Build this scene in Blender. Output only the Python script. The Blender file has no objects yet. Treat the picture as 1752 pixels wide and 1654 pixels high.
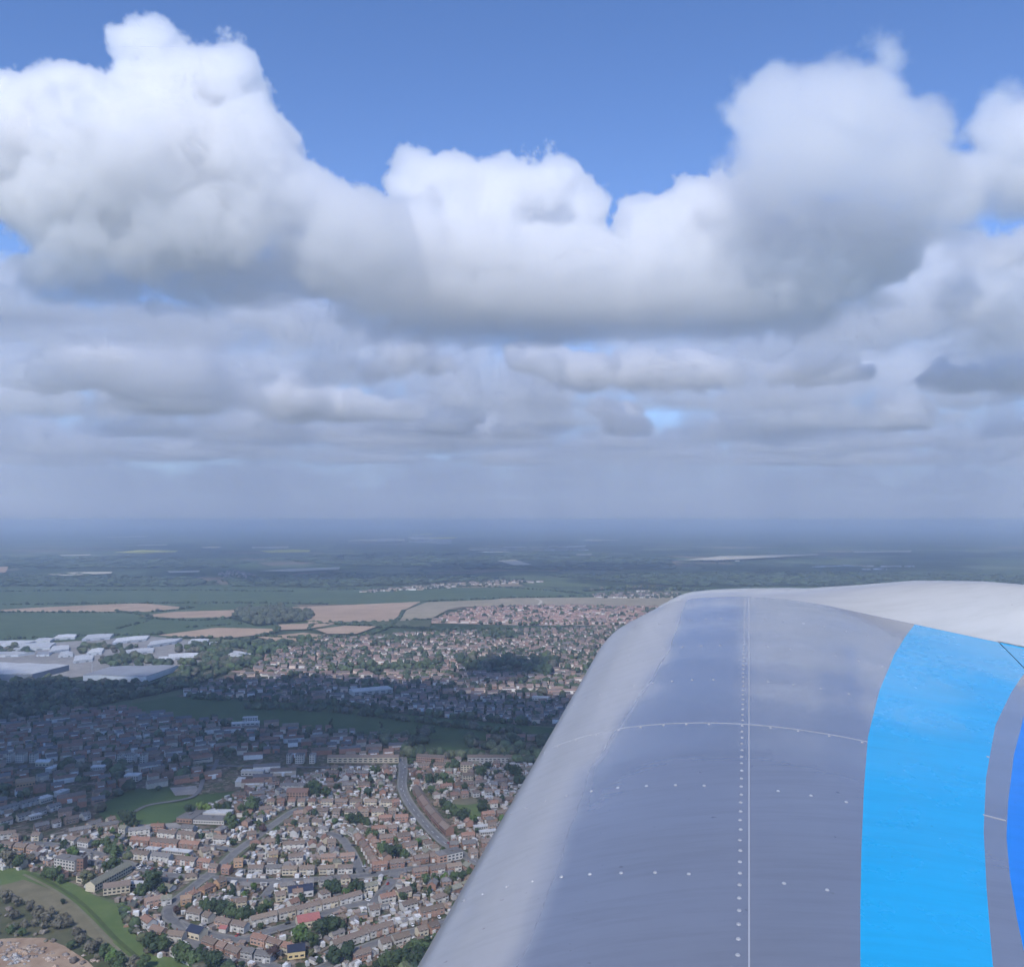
import bpy, bmesh, math, random
import numpy as np
from mathutils import Vector, noise as mnoise

S = bpy.context.scene
COL = S.collection
R = math.radians

# ------------------------------------------------------------------ camera, world, sun, exposure
H = 300.0                       # metres above the ground
FPX = 1517.0                    # focal length, in pixels of the 1752-wide photograph
PITCH = R(2.34)
cam = bpy.data.cameras.new('camera'); cam_ob = bpy.data.objects.new('camera', cam); COL.objects.link(cam_ob)
cam.sensor_width = 36; cam.lens = 36 * FPX / 1752
cam.clip_start = 0.05; cam.clip_end = 300000
cam_ob.location = (0, 0, H); cam_ob.rotation_euler = (math.pi / 2 + PITCH, 0, 0)
S.camera = cam_ob

SUN_EL, SUN_AZ = R(43), R(192)
world = bpy.data.worlds.new('World'); S.world = world; world.use_nodes = True
wn = world.node_tree; sky = wn.nodes.new('ShaderNodeTexSky')
sky.sky_type = 'NISHITA'; sky.sun_disc = False
sky.sun_elevation = SUN_EL; sky.sun_rotation = SUN_AZ
sky.altitude = 300; sky.air_density = 1.0; sky.dust_density = 0.0; sky.ozone_density = 6.0
wn.nodes['Background'].inputs['Strength'].default_value = 0.15
tint = wn.nodes.new('ShaderNodeMix'); tint.data_type = 'RGBA'; tint.blend_type = 'MULTIPLY'; tint.inputs[0].default_value = 1
tint.inputs[7].default_value = (.92, 1.0, 1.2, 1)          # the phone's cool white balance
wn.links.new(sky.outputs[0], tint.inputs[6]); wn.links.new(tint.outputs[2], wn.nodes['Background'].inputs['Color'])
sun = bpy.data.lights.new('sun', 'SUN'); sun.energy = 3.8; sun.angle = R(0.5); sun.color = (1, .955, .89)
sun_ob = bpy.data.objects.new('sun', sun); COL.objects.link(sun_ob)
SUN_DIR = Vector((math.sin(SUN_AZ) * math.cos(SUN_EL), math.cos(SUN_AZ) * math.cos(SUN_EL), math.sin(SUN_EL)))
sun_ob.rotation_euler = SUN_DIR.to_track_quat('Z', 'Y').to_euler()
sun_ob.location = (0, -50, H + 200)
S.view_settings.view_transform = 'Standard'; S.view_settings.look = 'None'
S.view_settings.exposure = 0.0; S.view_settings.gamma = 1.0
S.cycles.max_bounces = 28; S.cycles.volume_bounces = 26; S.cycles.diffuse_bounces = 3
S.cycles.use_denoising = True
S.cycles.volume_step_rate = 1.0; S.cycles.use_adaptive_sampling = True; S.cycles.adaptive_threshold = 0.05; S.cycles.adaptive_min_samples = 20

# ------------------------------------------------------------------ helpers
rnd = random.Random(7)

def ray(px, py):
    x = (px - 876) / FPX; z = -(py - 827) / FPX
    c, s = math.cos(PITCH), math.sin(PITCH)
    return Vector((x, c - z * s, s + z * c))

def G(px, py, z=0.0):
    """the ground point seen at a pixel of the photograph"""
    d = ray(px, py); t = (z - H) / d.z
    return Vector((d.x * t, d.y * t))

def at(px, py, D):
    d = ray(px, py); t = D / d.y
    return Vector((d.x * t, D, H + d.z * t))

def to_px(v):
    c, s = math.cos(PITCH), math.sin(PITCH)
    y, z = v[1], (v[2] if len(v) > 2 else 0) - H
    yy = y * c + z * s; zz = -y * s + z * c
    return 876 + FPX * v[0] / yy, 827 - FPX * zz / yy

def tag(o, label=None, cat=None, group=None, kind=None):
    if label: o['label'] = label
    if cat: o['category'] = cat
    if group: o['group'] = group
    if kind: o['kind'] = kind
    return o

def link(name, mesh, parent=None, loc=None, rz=0):
    o = bpy.data.objects.new(name, mesh); COL.objects.link(o)
    if parent: o.parent = parent
    if loc is not None: o.location = loc
    o.rotation_euler.z = rz
    return o

class MB:
    """collects faces with a material index"""
    def __init__(self): self.v = []; self.f = []; self.m = []
    def face(self, pts, m=0):
        i = len(self.v); self.v += [tuple(p) for p in pts]; self.f.append(tuple(range(i, i + len(pts)))); self.m.append(m)
    def box(self, x0, x1, y0, y1, z0, z1, m=0, top=None, bottom=False):
        a = [(x0, y0), (x1, y0), (x1, y1), (x0, y1)]
        for i in range(4):
            p, q = a[i], a[(i + 1) % 4]
            self.face([(*p, z0), (*q, z0), (*q, z1), (*p, z1)], m)
        self.face([(*p, z1) for p in a], m if top is None else top)
        if bottom: self.face([(*p, z0) for p in reversed(a)], m)
    def mesh(self, name, mats):
        me = bpy.data.meshes.new(name); me.from_pydata(self.v, [], self.f)
        for m in mats: me.materials.append(m)
        if len(mats) > 1: me.polygons.foreach_set('material_index', self.m)
        me.update(); return me

def nodes_of(name):
    m = bpy.data.materials.new(name); m.use_nodes = True
    return m, m.node_tree, m.node_tree.nodes['Principled BSDF']

def mixrgb(t, fac, a, b, mode='MIX'):
    n = t.nodes.new('ShaderNodeMix'); n.data_type = 'RGBA'; n.blend_type = mode
    for sock, val in ((n.inputs[0], fac), (n.inputs[6], a), (n.inputs[7], b)):
        if isinstance(val, (int, float)): sock.default_value = val
        elif isinstance(val, tuple): sock.default_value = (*val[:3], 1)
        else: t.links.new(val, sock)
    return n.outputs[2]

def smath(t, op, a, b=None, clamp=False):
    n = t.nodes.new('ShaderNodeMath'); n.operation = op; n.use_clamp = clamp
    for i, q in enumerate((a, b)):
        if q is None: continue
        if isinstance(q, (int, float)): n.inputs[i].default_value = q
        else: t.links.new(q, n.inputs[i])
    return n.outputs[0]

def tnoise(t, vec, scale, detail=3, rough=.55, out=0):
    n = t.nodes.new('ShaderNodeTexNoise'); n.inputs['Scale'].default_value = scale
    n.inputs['Detail'].default_value = detail; n.inputs['Roughness'].default_value = rough
    if vec is not None: t.links.new(vec, n.inputs['Vector'])
    return n.outputs[out]

def ramp(t, fac, stops, interp='LINEAR'):
    n = t.nodes.new('ShaderNodeValToRGB'); n.color_ramp.interpolation = interp
    e = n.color_ramp.elements
    while len(e) < len(stops): e.new(.5)
    for el, (p, c) in zip(e, stops): el.position = p; el.color = (*c, 1)
    t.links.new(fac, n.inputs[0]); return n.outputs[0]

def mat(name, col, var=.25, scale=.6, rough=.85, metal=0., rand=.25, col2=None):
    """plain coloured material with mottling and a small difference from object to object"""
    m, t, b = nodes_of(name)
    tc = t.nodes.new('ShaderNodeTexCoord')
    n = tnoise(t, tc.outputs['Object'], scale, 4)
    lo = tuple(c * (1 - var) for c in col); hi = tuple(min(1, c * (1 + var)) for c in (col2 or col))
    c = ramp(t, n, [(.3, lo), (.7, hi)])
    if rand:
        oi = t.nodes.new('ShaderNodeObjectInfo')
        k = smath(t, 'MULTIPLY_ADD', oi.outputs['Random'], 2 * rand); k.node.inputs[2].default_value = 1 - rand
        cmb = t.nodes.new('ShaderNodeCombineXYZ')
        for i in range(3): t.links.new(k, cmb.inputs[i])
        c = mixrgb(t, 1.0, c, cmb.outputs[0], 'MULTIPLY')
    t.links.new(c, b.inputs['Base Color']); b.inputs['Roughness'].default_value = rough; b.inputs['Metallic'].default_value = metal
    return m

def attr_mat(name, var=.3, scale=.2, rough=.9):
    """own colour of each piece from a face attribute, mottled"""
    m, t, b = nodes_of(name)
    a = t.nodes.new('ShaderNodeAttribute'); a.attribute_name = 'own_colour'
    g = t.nodes.new('ShaderNodeNewGeometry')
    n = tnoise(t, g.outputs['Position'], scale, 3)
    c = mixrgb(t, 1.0, a.outputs['Color'], ramp(t, n, [(.25, (1 - var,) * 3), (.75, (1 + var,) * 3)]), 'MULTIPLY')
    t.links.new(c, b.inputs['Base Color']); b.inputs['Roughness'].default_value = rough
    return m

def colour_mesh(name, verts, faces, cols, material):
    """faces: list of tuples or (n,k) int array; cols: one rgb per face"""
    me = bpy.data.meshes.new(name)
    if isinstance(faces, np.ndarray):
        n, k = faces.shape
        me.vertices.add(len(verts)); me.vertices.foreach_set('co', np.asarray(verts, np.float32).ravel())
        me.loops.add(n * k); me.loops.foreach_set('vertex_index', faces.astype(np.int32).ravel())
        me.polygons.add(n); me.polygons.foreach_set('loop_start', np.arange(0, n * k, k, dtype=np.int32))
        me.polygons.foreach_set('loop_total', np.full(n, k, np.int32))
        me.update(calc_edges=True); me.validate()
    else:
        me.from_pydata(verts, [], faces)
    a = me.attributes.new('own_colour', 'FLOAT_COLOR', 'FACE')
    c = np.ones((len(me.polygons), 4), np.float32); c[:, :3] = np.asarray(cols, np.float32)[:len(me.polygons)]
    a.data.foreach_set('color', c.ravel())
    me.materials.append(material); me.update(); return me

def inside(p, poly):
    x, y = p[0], p[1]; r = False; j = len(poly) - 1
    for i in range(len(poly)):
        xi, yi = poly[i][0], poly[i][1]; xj, yj = poly[j][0], poly[j][1]
        if (yi > y) != (yj > y) and x < (xj - xi) * (y - yi) / (yj - yi) + xi: r = not r
        j = i
    return r

def seg_dist(p, a, b):
    ab = b - a; t = max(0, min(1, (p - a).dot(ab) / max(ab.length_squared, 1e-9)))
    return (p - a - ab * t).length

def poly_dist(p, line):
    return min(seg_dist(p, line[i], line[i + 1]) for i in range(len(line) - 1))

# ------------------------------------------------------------------ ground and fields
def ground_material():
    m, t, b = nodes_of('open_country')
    tc = t.nodes.new('ShaderNodeTexCoord'); P = tc.outputs['Object']
    wv = t.nodes.new('ShaderNodeVectorMath'); wv.operation = 'MULTIPLY_ADD'
    t.links.new(tnoise(t, P, 1 / 900, 2, out=1), wv.inputs[0]); wv.inputs[1].default_value = (260, 260, 0); t.links.new(P, wv.inputs[2])
    def cells(sc):
        v = t.nodes.new('ShaderNodeTexVoronoi'); v.voronoi_dimensions = '2D'; v.inputs['Scale'].default_value = sc
        t.links.new(wv.outputs[0], v.inputs['Vector'])
        e = t.nodes.new('ShaderNodeTexVoronoi'); e.voronoi_dimensions = '2D'; e.feature = 'DISTANCE_TO_EDGE'; e.inputs['Scale'].default_value = sc
        t.links.new(wv.outputs[0], e.inputs['Vector'])
        return v.outputs['Color'], e.outputs['Distance']
    c1, e1 = cells(1 / 420)
    sep = t.nodes.new('ShaderNodeSeparateColor'); t.links.new(c1, sep.inputs[0])
    base = ramp(t, sep.outputs[0], [(0, (.06, .085, .045)), (.22, (.10, .13, .065)), (.4, (.14, .16, .09)), (.6, (.065, .095, .045)),
                                    (.76, (.19, .145, .10)), (.84, (.07, .11, .04)), (.935, (.27, .215, .15)), (.965, (.10, .13, .06))], 'CONSTANT')
    det = tnoise(t, P, 1 / 60, 5, .65)
    base = mixrgb(t, 1.0, base, ramp(t, det, [(.3, (.75, .75, .75)), (.7, (1.2, 1.2, 1.15))]), 'MULTIPLY')
    hedge = ramp(t, e1, [(.022, (1, 1, 1)), (.04, (0, 0, 0))])
    base = mixrgb(t, hedge, base, (.028, .045, .02))
    wood = ramp(t, tnoise(t, P, 1 / 1500, 5, .6), [(.55, (0, 0, 0)), (.575, (1, 1, 1))])
    base = mixrgb(t, wood, base, mixrgb(t, det, (.022, .04, .018), (.045, .065, .03)))
    t.links.new(base, b.inputs['Base Color']); b.inputs['Roughness'].default_value = 1
    b.inputs['Specular IOR Level'].default_value = .1
    return m

def soil_mat(name, lo, hi, scale=1 / 40, rough=1.):
    m, t, b = nodes_of(name)
    tc = t.nodes.new('ShaderNodeTexCoord')
    n = tnoise(t, tc.outputs['Object'], scale, 6, .62); n2 = tnoise(t, tc.outputs['Object'], scale / 7, 3)
    f = smath(t, 'ADD', smath(t, 'MULTIPLY', n, .6), smath(t, 'MULTIPLY', n2, .4))
    t.links.new(ramp(t, f, [(.38, lo), (.62, hi)]), b.inputs['Base Color']); b.inputs['Roughness'].default_value = rough
    b.inputs['Specular IOR Level'].default_value = .1
    return m

M_ground = ground_material()
gb = MB(); RG = 82000.0; ring = [(-RG, -6000), (RG, -6000), (RG, RG), (-RG, RG)]
gb.face([(x, y, 0) for x, y in ring])
tag(link('ground', gb.mesh('ground', [M_ground])), kind='structure')

M_plough = soil_mat('bare_soil', (.36, .25, .17), (.48, .345, .24), 1 / 90)
M_field_green = soil_mat('crop_green', (.065, .10, .05), (.095, .13, .065), 1 / 70)
M_pale_soil = soil_mat('pale_soil', (.26, .22, .15), (.36, .30, .21), 1 / 60)
M_dull_green = soil_mat('dull_grass', (.07, .09, .045), (.12, .125, .07), 1 / 50)
M_woodfloor = soil_mat('wood_floor', (.022, .036, .016), (.04, .055, .026), 1 / 25)
M_park = soil_mat('park_grass', (.055, .095, .035), (.075, .12, .045), 1 / 40)
M_meadow = soil_mat('meadow_grass', (.085, .13, .045), (.125, .165, .06), 1 / 18)
M_meadow_dry = soil_mat('dry_grass', (.15, .135, .085), (.21, .185, .12), 1 / 14)
M_scrubfloor = soil_mat('scrub_floor', (.06, .075, .035), (.12, .115, .07), 1 / 9)
M_dirt = soil_mat('site_dirt', (.27, .18, .125), (.42, .32, .23), 1 / 12)
M_rape = soil_mat('rape_flower', (.58, .50, .06), (.66, .58, .09), 1 / 200)
M_pale = soil_mat('pale_stubble', (.50, .44, .34), (.60, .54, .42), 1 / 200)
M_yard = soil_mat('yard_concrete', (.22, .21, .20), (.34, .32, .30), 1 / 15)

def suburb_ground(name):
    m, t, b = nodes_of(name)
    tc = t.nodes.new('ShaderNodeTexCoord'); P = tc.outputs['Object']
    v = t.nodes.new('ShaderNodeTexVoronoi'); v.voronoi_dimensions = '2D'; v.distance = 'CHEBYCHEV'; v.inputs['Scale'].default_value = 1 / 4.2
    t.links.new(P, v.inputs['Vector'])
    sep = t.nodes.new('ShaderNodeSeparateColor'); t.links.new(v.outputs['Color'], sep.inputs[0])
    c = ramp(t, sep.outputs[1], [(0, (.06, .074, .038)), (.2, (.08, .094, .05)), (.36, (.13, .104, .08)), (.56, (.105, .092, .07)), (.72, (.165, .14, .118)), (.87, (.048, .06, .032)), (.94, (.235, .205, .18))], 'CONSTANT')
    n = tnoise(t, P, 1 / 2.5, 4, .7)
    c = mixrgb(t, 1.0, c, ramp(t, n, [(.3, (.6, .6, .6)), (.7, (1.4, 1.35, 1.3))]), 'MULTIPLY')
    t.links.new(c, b.inputs['Base Color']); b.inputs['Roughness'].default_value = 1; b.inputs['Specular IOR Level'].default_value = .1
    return m
M_gardens = suburb_ground('garden_plots')

layer = [0.0]
def sheet(name, px, material, dz=.05, sub=0):
    """a patch of land traced on the ground"""
    layer[0] += dz
    b = MB(); b.face([(*G(x, y), layer[0]) for x, y in px])
    return tag(link(name, b.mesh(name, [material])), kind='structure')

# suburb plots first, then what is laid on them
NEAR_SUBURB = [(0, 1440), (110, 1432), (210, 1424), (320, 1392), (430, 1350), (560, 1318), (720, 1305), (1000, 1300), (960, 1750), (300, 1750), (250, 1620), (205, 1560), (215, 1545), (170, 1533), (60, 1495), (0, 1490)]
SHADE_LEFT = [(-250, 1262), (40, 1232), (150, 1210), (240, 1218), (330, 1232), (520, 1246), (690, 1262), (690, 1312), (560, 1318), (430, 1350), (320, 1362), (300, 1345), (220, 1350), (170, 1392), (210, 1424), (110, 1432), (0, 1440), (-250, 1440)]
SHADE_RIGHT = [(800, 1268), (1020, 1255), (1020, 1330), (720, 1308), (745, 1300), (830, 1296)]
MID_SUBURB = [(300, 1192), (345, 1172), (420, 1140), (470, 1116), (560, 1096), (700, 1085), (1130, 1072), (1130, 1252), (880, 1240), (700, 1222), (560, 1205), (420, 1198)]
ESTATE = [(735, 1066), (760, 1052), (820, 1041), (900, 1036), (1160, 1040), (1160, 1070), (900, 1070)]
FAR_VILLAGE = [(600, 1015), (700, 1004), (860, 994), (930, 996), (860, 1000), (720, 1010)]
layer[0] = .1
for nm, poly in (('garden_ground', NEAR_SUBURB), ('garden_ground', SHADE_LEFT), ('garden_ground', SHADE_RIGHT), ('garden_ground', MID_SUBURB), ('garden_ground', [(940, 1322), (1010, 1310), (2000, 1250), (2500, 1760), (940, 1760)]), ('garden_ground', [(1120, 1072), (2100, 1082), (2100, 1262), (1120, 1252)])):
    sheet(nm, poly, M_gardens, .06)
sheet('estate_ground', ESTATE, soil_mat('estate_earth', (.30, .22, .17), (.42, .32, .26), 1 / 30), .15)
# country, from far to near
F = []
for nm, px, m_ in [
    ('field', [(-300, 1002), (250, 1000), (700, 1004), (1150, 1012), (1150, 1036), (560, 1034), (340, 1036), (-300, 1046)], M_field_green),
    ('field', [(-300, 1046), (500, 1034), (620, 1070), (300, 1092), (180, 1094), (0, 1100), (-300, 1104)], M_field_green),
    ('field', [(-40, 1046), (60, 1040), (240, 1032), (320, 1040), (250, 1047), (60, 1047)], M_plough),
    ('field', [(240, 1054), (300, 1047), (408, 1044), (400, 1056), (300, 1058)], M_plough),
    ('field', [(480, 1040), (560, 1037), (720, 1030), (690, 1045), (672, 1064), (620, 1068), (530, 1069), (520, 1058)], M_plough),
    ('field', [(690, 1046), (730, 1031), (860, 1026), (880, 1030), (770, 1042), (740, 1058), (672, 1066)], M_pale_soil),
    ('field', [(780, 1040), (860, 1024), (1150, 1022), (1150, 1040), (900, 1036)], M_pale_soil),
    ('field', [(270, 1088), (370, 1075), (465, 1077), (470, 1084), (400, 1092), (320, 1092)], M_plough),
    ('field', [(470, 1070), (545, 1067), (570, 1070), (520, 1078), (480, 1079)], M_plough),
    ('field', [(540, 1078), (590, 1072), (645, 1073), (610, 1086), (560, 1086)], M_plough),
    ('field', [(440, 1092), (520, 1084), (570, 1090), (540, 1104), (500, 1104)], M_plough),
    ('field', [(560, 1066), (670, 1064), (740, 1062), (735, 1074), (650, 1074)], M_dull_green),
]:
    F.append(sheet(nm, px, m_, .25))
for px in [[(-300, 985), (120, 984), (330, 990), (380, 1000), (300, 1004), (-300, 1003)], [(380, 992), (560, 982), (760, 985), (900, 992), (700, 1000), (560, 1006), (400, 1003)],
           [(440, 956), (700, 945), (1000, 950), (1150, 956), (1150, 975), (900, 976), (600, 968)], [(930, 985), (1300, 978), (1752, 985), (2000, 1000), (1150, 1004)], [(-300, 955), (200, 952), (420, 962), (380, 972), (-300, 972)],
           [(395, 1060), (412, 1046), (480, 1042), (530, 1052), (535, 1056), (520, 1064), (440, 1072)], [(580, 931), (900, 938), (1100, 934), (1100, 941), (800, 944), (560, 940)]]:
    sheet('woodland_floor', px, M_woodfloor, .3)
for nm, px, m_ in [
    ('rape_field', [(196, 946), (240, 942), (305, 943), (300, 945.5), (240, 948)], M_rape),
    ('rape_field', [(443, 943), (500, 941), (531, 942), (529, 945.5), (460, 947)], M_rape),
    ('pale_field', [(234, 933), (286, 931.5), (285, 934), (236, 935)], M_pale),
    ('pale_field', [(345, 937), (378, 936), (378, 938), (346, 938.5)], M_pale),
    ('pale_field', [(430, 936.5), (495, 936), (492, 939), (431, 939)], M_pale),
    ('pale_field', [(310, 944), (440, 943), (440, 944.5), (312, 945.5)], M_dull_green),
    ('pale_field', [(102, 951), (155, 950), (154, 952), (104, 952.5)], M_pale),
    ('pale_field', [(80, 986), (120, 982), (192, 981), (190, 984), (110, 988)], M_pale),
    ('pale_field', [(286, 980), (342, 979), (340, 982), (290, 983)], M_pale),
    ('pale_field', [(440, 980), (500, 976), (582, 973), (580, 977), (500, 981)], M_pale),
    ('pale_field', [(88, 908), (128, 907), (127, 909), (90, 909.5)], M_pale),
    ('pale_field', [(180, 919), (254, 917), (252, 920), (184, 921)], M_pale),
    ('ploughed_field', [(-80, 976), (14, 973), (10, 983), (-80, 986)], M_plough),
    ('pale_field', [(600, 925), (670, 923), (700, 926), (640, 928)], M_pale),
    ('rape_field', [(735, 921), (782, 920.5), (778, 923), (735, 923.5)], M_rape),
    ('pale_field', [(705, 915), (740, 914), (740, 916), (706, 916.5)], M_rape),
    ('pale_field', [(850, 963), (880, 961), (910, 970), (880, 971)], M_pale),
    ('pale_field', [(985, 951), (1012, 950), (1012, 953), (986, 953.5)], M_pale),
    ('pale_field', [(1170, 962), (1230, 955), (1400, 951), (1400, 953), (1230, 962)], M_pale),
    ('pale_field', [(1000, 926), (1060, 925), (1058, 927), (1002, 927.5)], M_pale),
    ('pale_field', [(1460, 947), (1560, 945), (1558, 948), (1462, 949)], M_pale),
]:
    F.append(sheet(nm, px, m_, .25 if px[0][1] > 1000 else .6))
layer[0] = .5
# wood floors, park strips, playing field
for nm, px, m_ in [
    ('woodland_floor', [(-200, 1178), (80, 1160), (150, 1168), (300, 1165), (310, 1130), (360, 1118), (470, 1112), (400, 1150), (320, 1178), (150, 1212), (40, 1234), (-200, 1262)], M_woodfloor),
    ('park_grass', [(225, 1205), (290, 1192), (420, 1198), (560, 1207), (700, 1224), (880, 1240), (1020, 1252), (1020, 1272), (830, 1268), (700, 1262), (520, 1246), (330, 1232), (240, 1218)], M_park),
    ('park_grass', [(690, 1300), (720, 1284), (770, 1278), (830, 1284), (830, 1300)], M_park),
    ('playing_field', [(165, 1388), (180, 1372), (215, 1358), (240, 1360), (318, 1384), (300, 1404), (285, 1412), (240, 1410), (190, 1414)], M_park),
    ('playground', [(232, 1412), (300, 1408), (318, 1416), (240, 1422)], M_yard),
    ('car_park', [(290, 1348), (335, 1345), (345, 1358), (300, 1362)], M_yard),
    ('green', [(775, 1378), (800, 1370), (830, 1378), (835, 1392), (800, 1402), (780, 1392)], M_meadow),
    ('green', [(765, 1366), (810, 1364), (825, 1374), (800, 1378), (770, 1376)], M_meadow_dry),
    ('meadow', [(-120, 1494), (0, 1488), (25, 1486), (70, 1496), (130, 1514), (165, 1536), (205, 1552), (215, 1568), (240, 1615), (262, 1636), (300, 1640), (345, 1665), (300, 1800), (-300, 1800)], M_meadow),
    ('dry_grass_patch', [(-60, 1528), (20, 1512), (40, 1506), (90, 1524), (128, 1546), (160, 1576), (195, 1612), (150, 1624), (110, 1600), (60, 1565), (0, 1545)], M_meadow_dry),
    ('scrub_ground', [(-120, 1545), (20, 1532), (70, 1556), (130, 1590), (190, 1626), (250, 1664), (130, 1690), (100, 1618), (40, 1606), (-120, 1620)], M_scrubfloor),
    ('building_site', [(-120, 1616), (30, 1606), (75, 1606), (110, 1620), (150, 1646), (175, 1672), (150, 1760), (-120, 1760)], M_dirt),
    ('works_yard', [(-200, 1118), (0, 1108), (120, 1098), (250, 1088), (330, 1096), (420, 1112), (390, 1132), (310, 1140), (120, 1160), (60, 1166), (-200, 1180)], M_yard),
]:
    sheet(nm, px, m_, .05)

# ------------------------------------------------------------------ roads
M_asphalt = soil_mat('asphalt', (.12, .12, .122), (.185, .18, .18), 1 / 6, .9)
M_asphalt_green = soil_mat('verge_grass', (.085, .10, .055), (.13, .135, .085), 1 / 6, 1)
M_pave = soil_mat('pavement_slabs', (.165, .16, .15), (.23, .22, .205), 1 / 4, .9)
M_line = mat('road_paint', (.75, .75, .72), .1, 1., .7, 0, 0)
ROADS = {}
def strip_pts(line, off):
    out = []
    for i, p in enumerate(line):
        a = line[max(0, i - 1)]; b = line[min(len(line) - 1, i + 1)]
        d = (b - a).normalized(); n = Vector((-d.y, d.x))
        out.append(p + n * off)
    return out
def smooth(line, step=8.):
    pts = []
    for i in range(len(line) - 1):
        p0 = line[max(0, i - 1)]; p1 = line[i]; p2 = line[i + 1]; p3 = line[min(len(line) - 1, i + 2)]
        n = max(2, int((p2 - p1).length / step))
        for k in range(n):
            t = k / n
            pts.append(.5 * ((2 * p1) + (p2 - p0) * t + (2 * p0 - 5 * p1 + 4 * p2 - p3) * t * t + (3 * p1 - p0 - 3 * p2 + p3) * t ** 3))
    pts.append(line[-1]); return pts
def band(name, line, o0, o1, z, material, z2=None):
    b = MB(); A = strip_pts(line, o0); B = strip_pts(line, o1)
    for i in range(len(line) - 1):
        b.face([(*A[i + 1], z), (*A[i], z), (*B[i], z), (*B[i + 1], z)])
        if z2 is not None:
            b.face([(*A[i], z), (*A[i + 1], z), (*A[i + 1], z2), (*A[i], z2)]); b.face([(*B[i + 1], z), (*B[i], z), (*B[i], z2), (*B[i + 1], z2)])
    return tag(link(name, b.mesh(name, [material])), kind='structure')
rz = [1.35]
def road(key, px, w=6.5, verge=0, pave=1.8, marks=False, near=True):
    ln = smooth([G(x, y) for x, y in px]); w *= .78; ROADS[key] = (ln, w / 2 + verge + pave)
    rz[0] += .006
    if verge: band('verge', ln, -(w / 2 + verge + .0), w / 2 + verge, rz[0] - .2, M_asphalt_green)
    band('road', ln, -w / 2, w / 2, rz[0], M_asphalt)
    if near:
        e = w / 2
        for s in (-1, 1):
            a, b_ = (e, e + pave) if s > 0 else (-e - pave, -e)
            band('pavement', ln, a, b_, rz[0] + .12, M_pave, rz[0] - .4)
    if marks:
        for i in range(0, len(ln) - 1, 2): band('road_marking', [ln[i], ln[i].lerp(ln[i + 1], .8)], -.12, .12, rz[0] + .01, M_line)
road('main', [(688, 1296), (690, 1318), (688, 1345), (698, 1372), (722, 1404), (752, 1436), (785, 1460), (840, 1488), (900, 1512)], 9, 2.5, 2, True)
road('verge_road', [(520, 1383), (500, 1390), (468, 1412), (430, 1440), (405, 1458), (382, 1480), (352, 1502), (322, 1526), (296, 1546), (288, 1560)], 7.5, 5, 2)
road('bend', [(288, 1560), (290, 1572), (312, 1585), (345, 1596), (380, 1606), (420, 1610), (440, 1602), (470, 1592), (520, 1578), (562, 1562), (605, 1550), (640, 1544), (652, 1530), (668, 1515), (676, 1492)], 8, 0, 2)
road('cross', [(352, 1502), (400, 1507), (455, 1509), (520, 1507), (580, 1503), (640, 1498), (676, 1492), (720, 1486), (790, 1478)], 8, 0, 2)
road('winding', [(560, 1426), (582, 1434), (595, 1450), (606, 1468), (614, 1486), (622, 1499)], 7.5, 0, 1.6)
road('close', [(474, 1509), (460, 1526), (447, 1543)], 6, 0, 1.5)
road('lower', [(600, 1632), (640, 1617), (690, 1600), (740, 1586), (800, 1566)], 7.5, 0, 2)
road('bottom_left', [(300, 1580), (330, 1612), (380, 1634), (450, 1650), (520, 1668), (600, 1632)], 7, 0, 1.6)
road('upper_left', [(-60, 1452), (60, 1444), (130, 1454), (190, 1468), (250, 1490), (300, 1500), (352, 1502)], 7, 0, 1.6)
road('terrace_way', [(222, 1438), (290, 1446), (362, 1449), (402, 1457)], 6, 0, 1.4)
road('lane', [(140, 1432), (210, 1405), (250, 1380), (330, 1364), (350, 1330), (366, 1316), (372, 1300)], 6, 0, 0, near=False)
road('cross_far', [(-120, 1322), (100, 1314), (300, 1310), (500, 1314), (690, 1312), (860, 1316), (1000, 1318)], 7, 0, 0, near=False)
# meadow track and the far curved track
trk = smooth([G(x, y) for x, y in [(40, 1498), (80, 1518), (118, 1542), (150, 1572), (186, 1612), (230, 1652), (270, 1700)]])
band('path', trk, -1.2, 1.2, 1.5, soil_mat('track_gravel', (.16, .15, .10), (.21, .19, .13), 1 / 4))
band('path', strip_pts(trk, 5.), -1.5, 1.5, 1.5, soil_mat('track_worn', (.06, .085, .035), (.085, .11, .045), 1 / 4))
band('path', smooth([G(x, y) for x, y in [(915, 1026), (925, 1030), (922, 1036), (905, 1040)]]), -5, 5, 5.6, M_pale)

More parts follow.
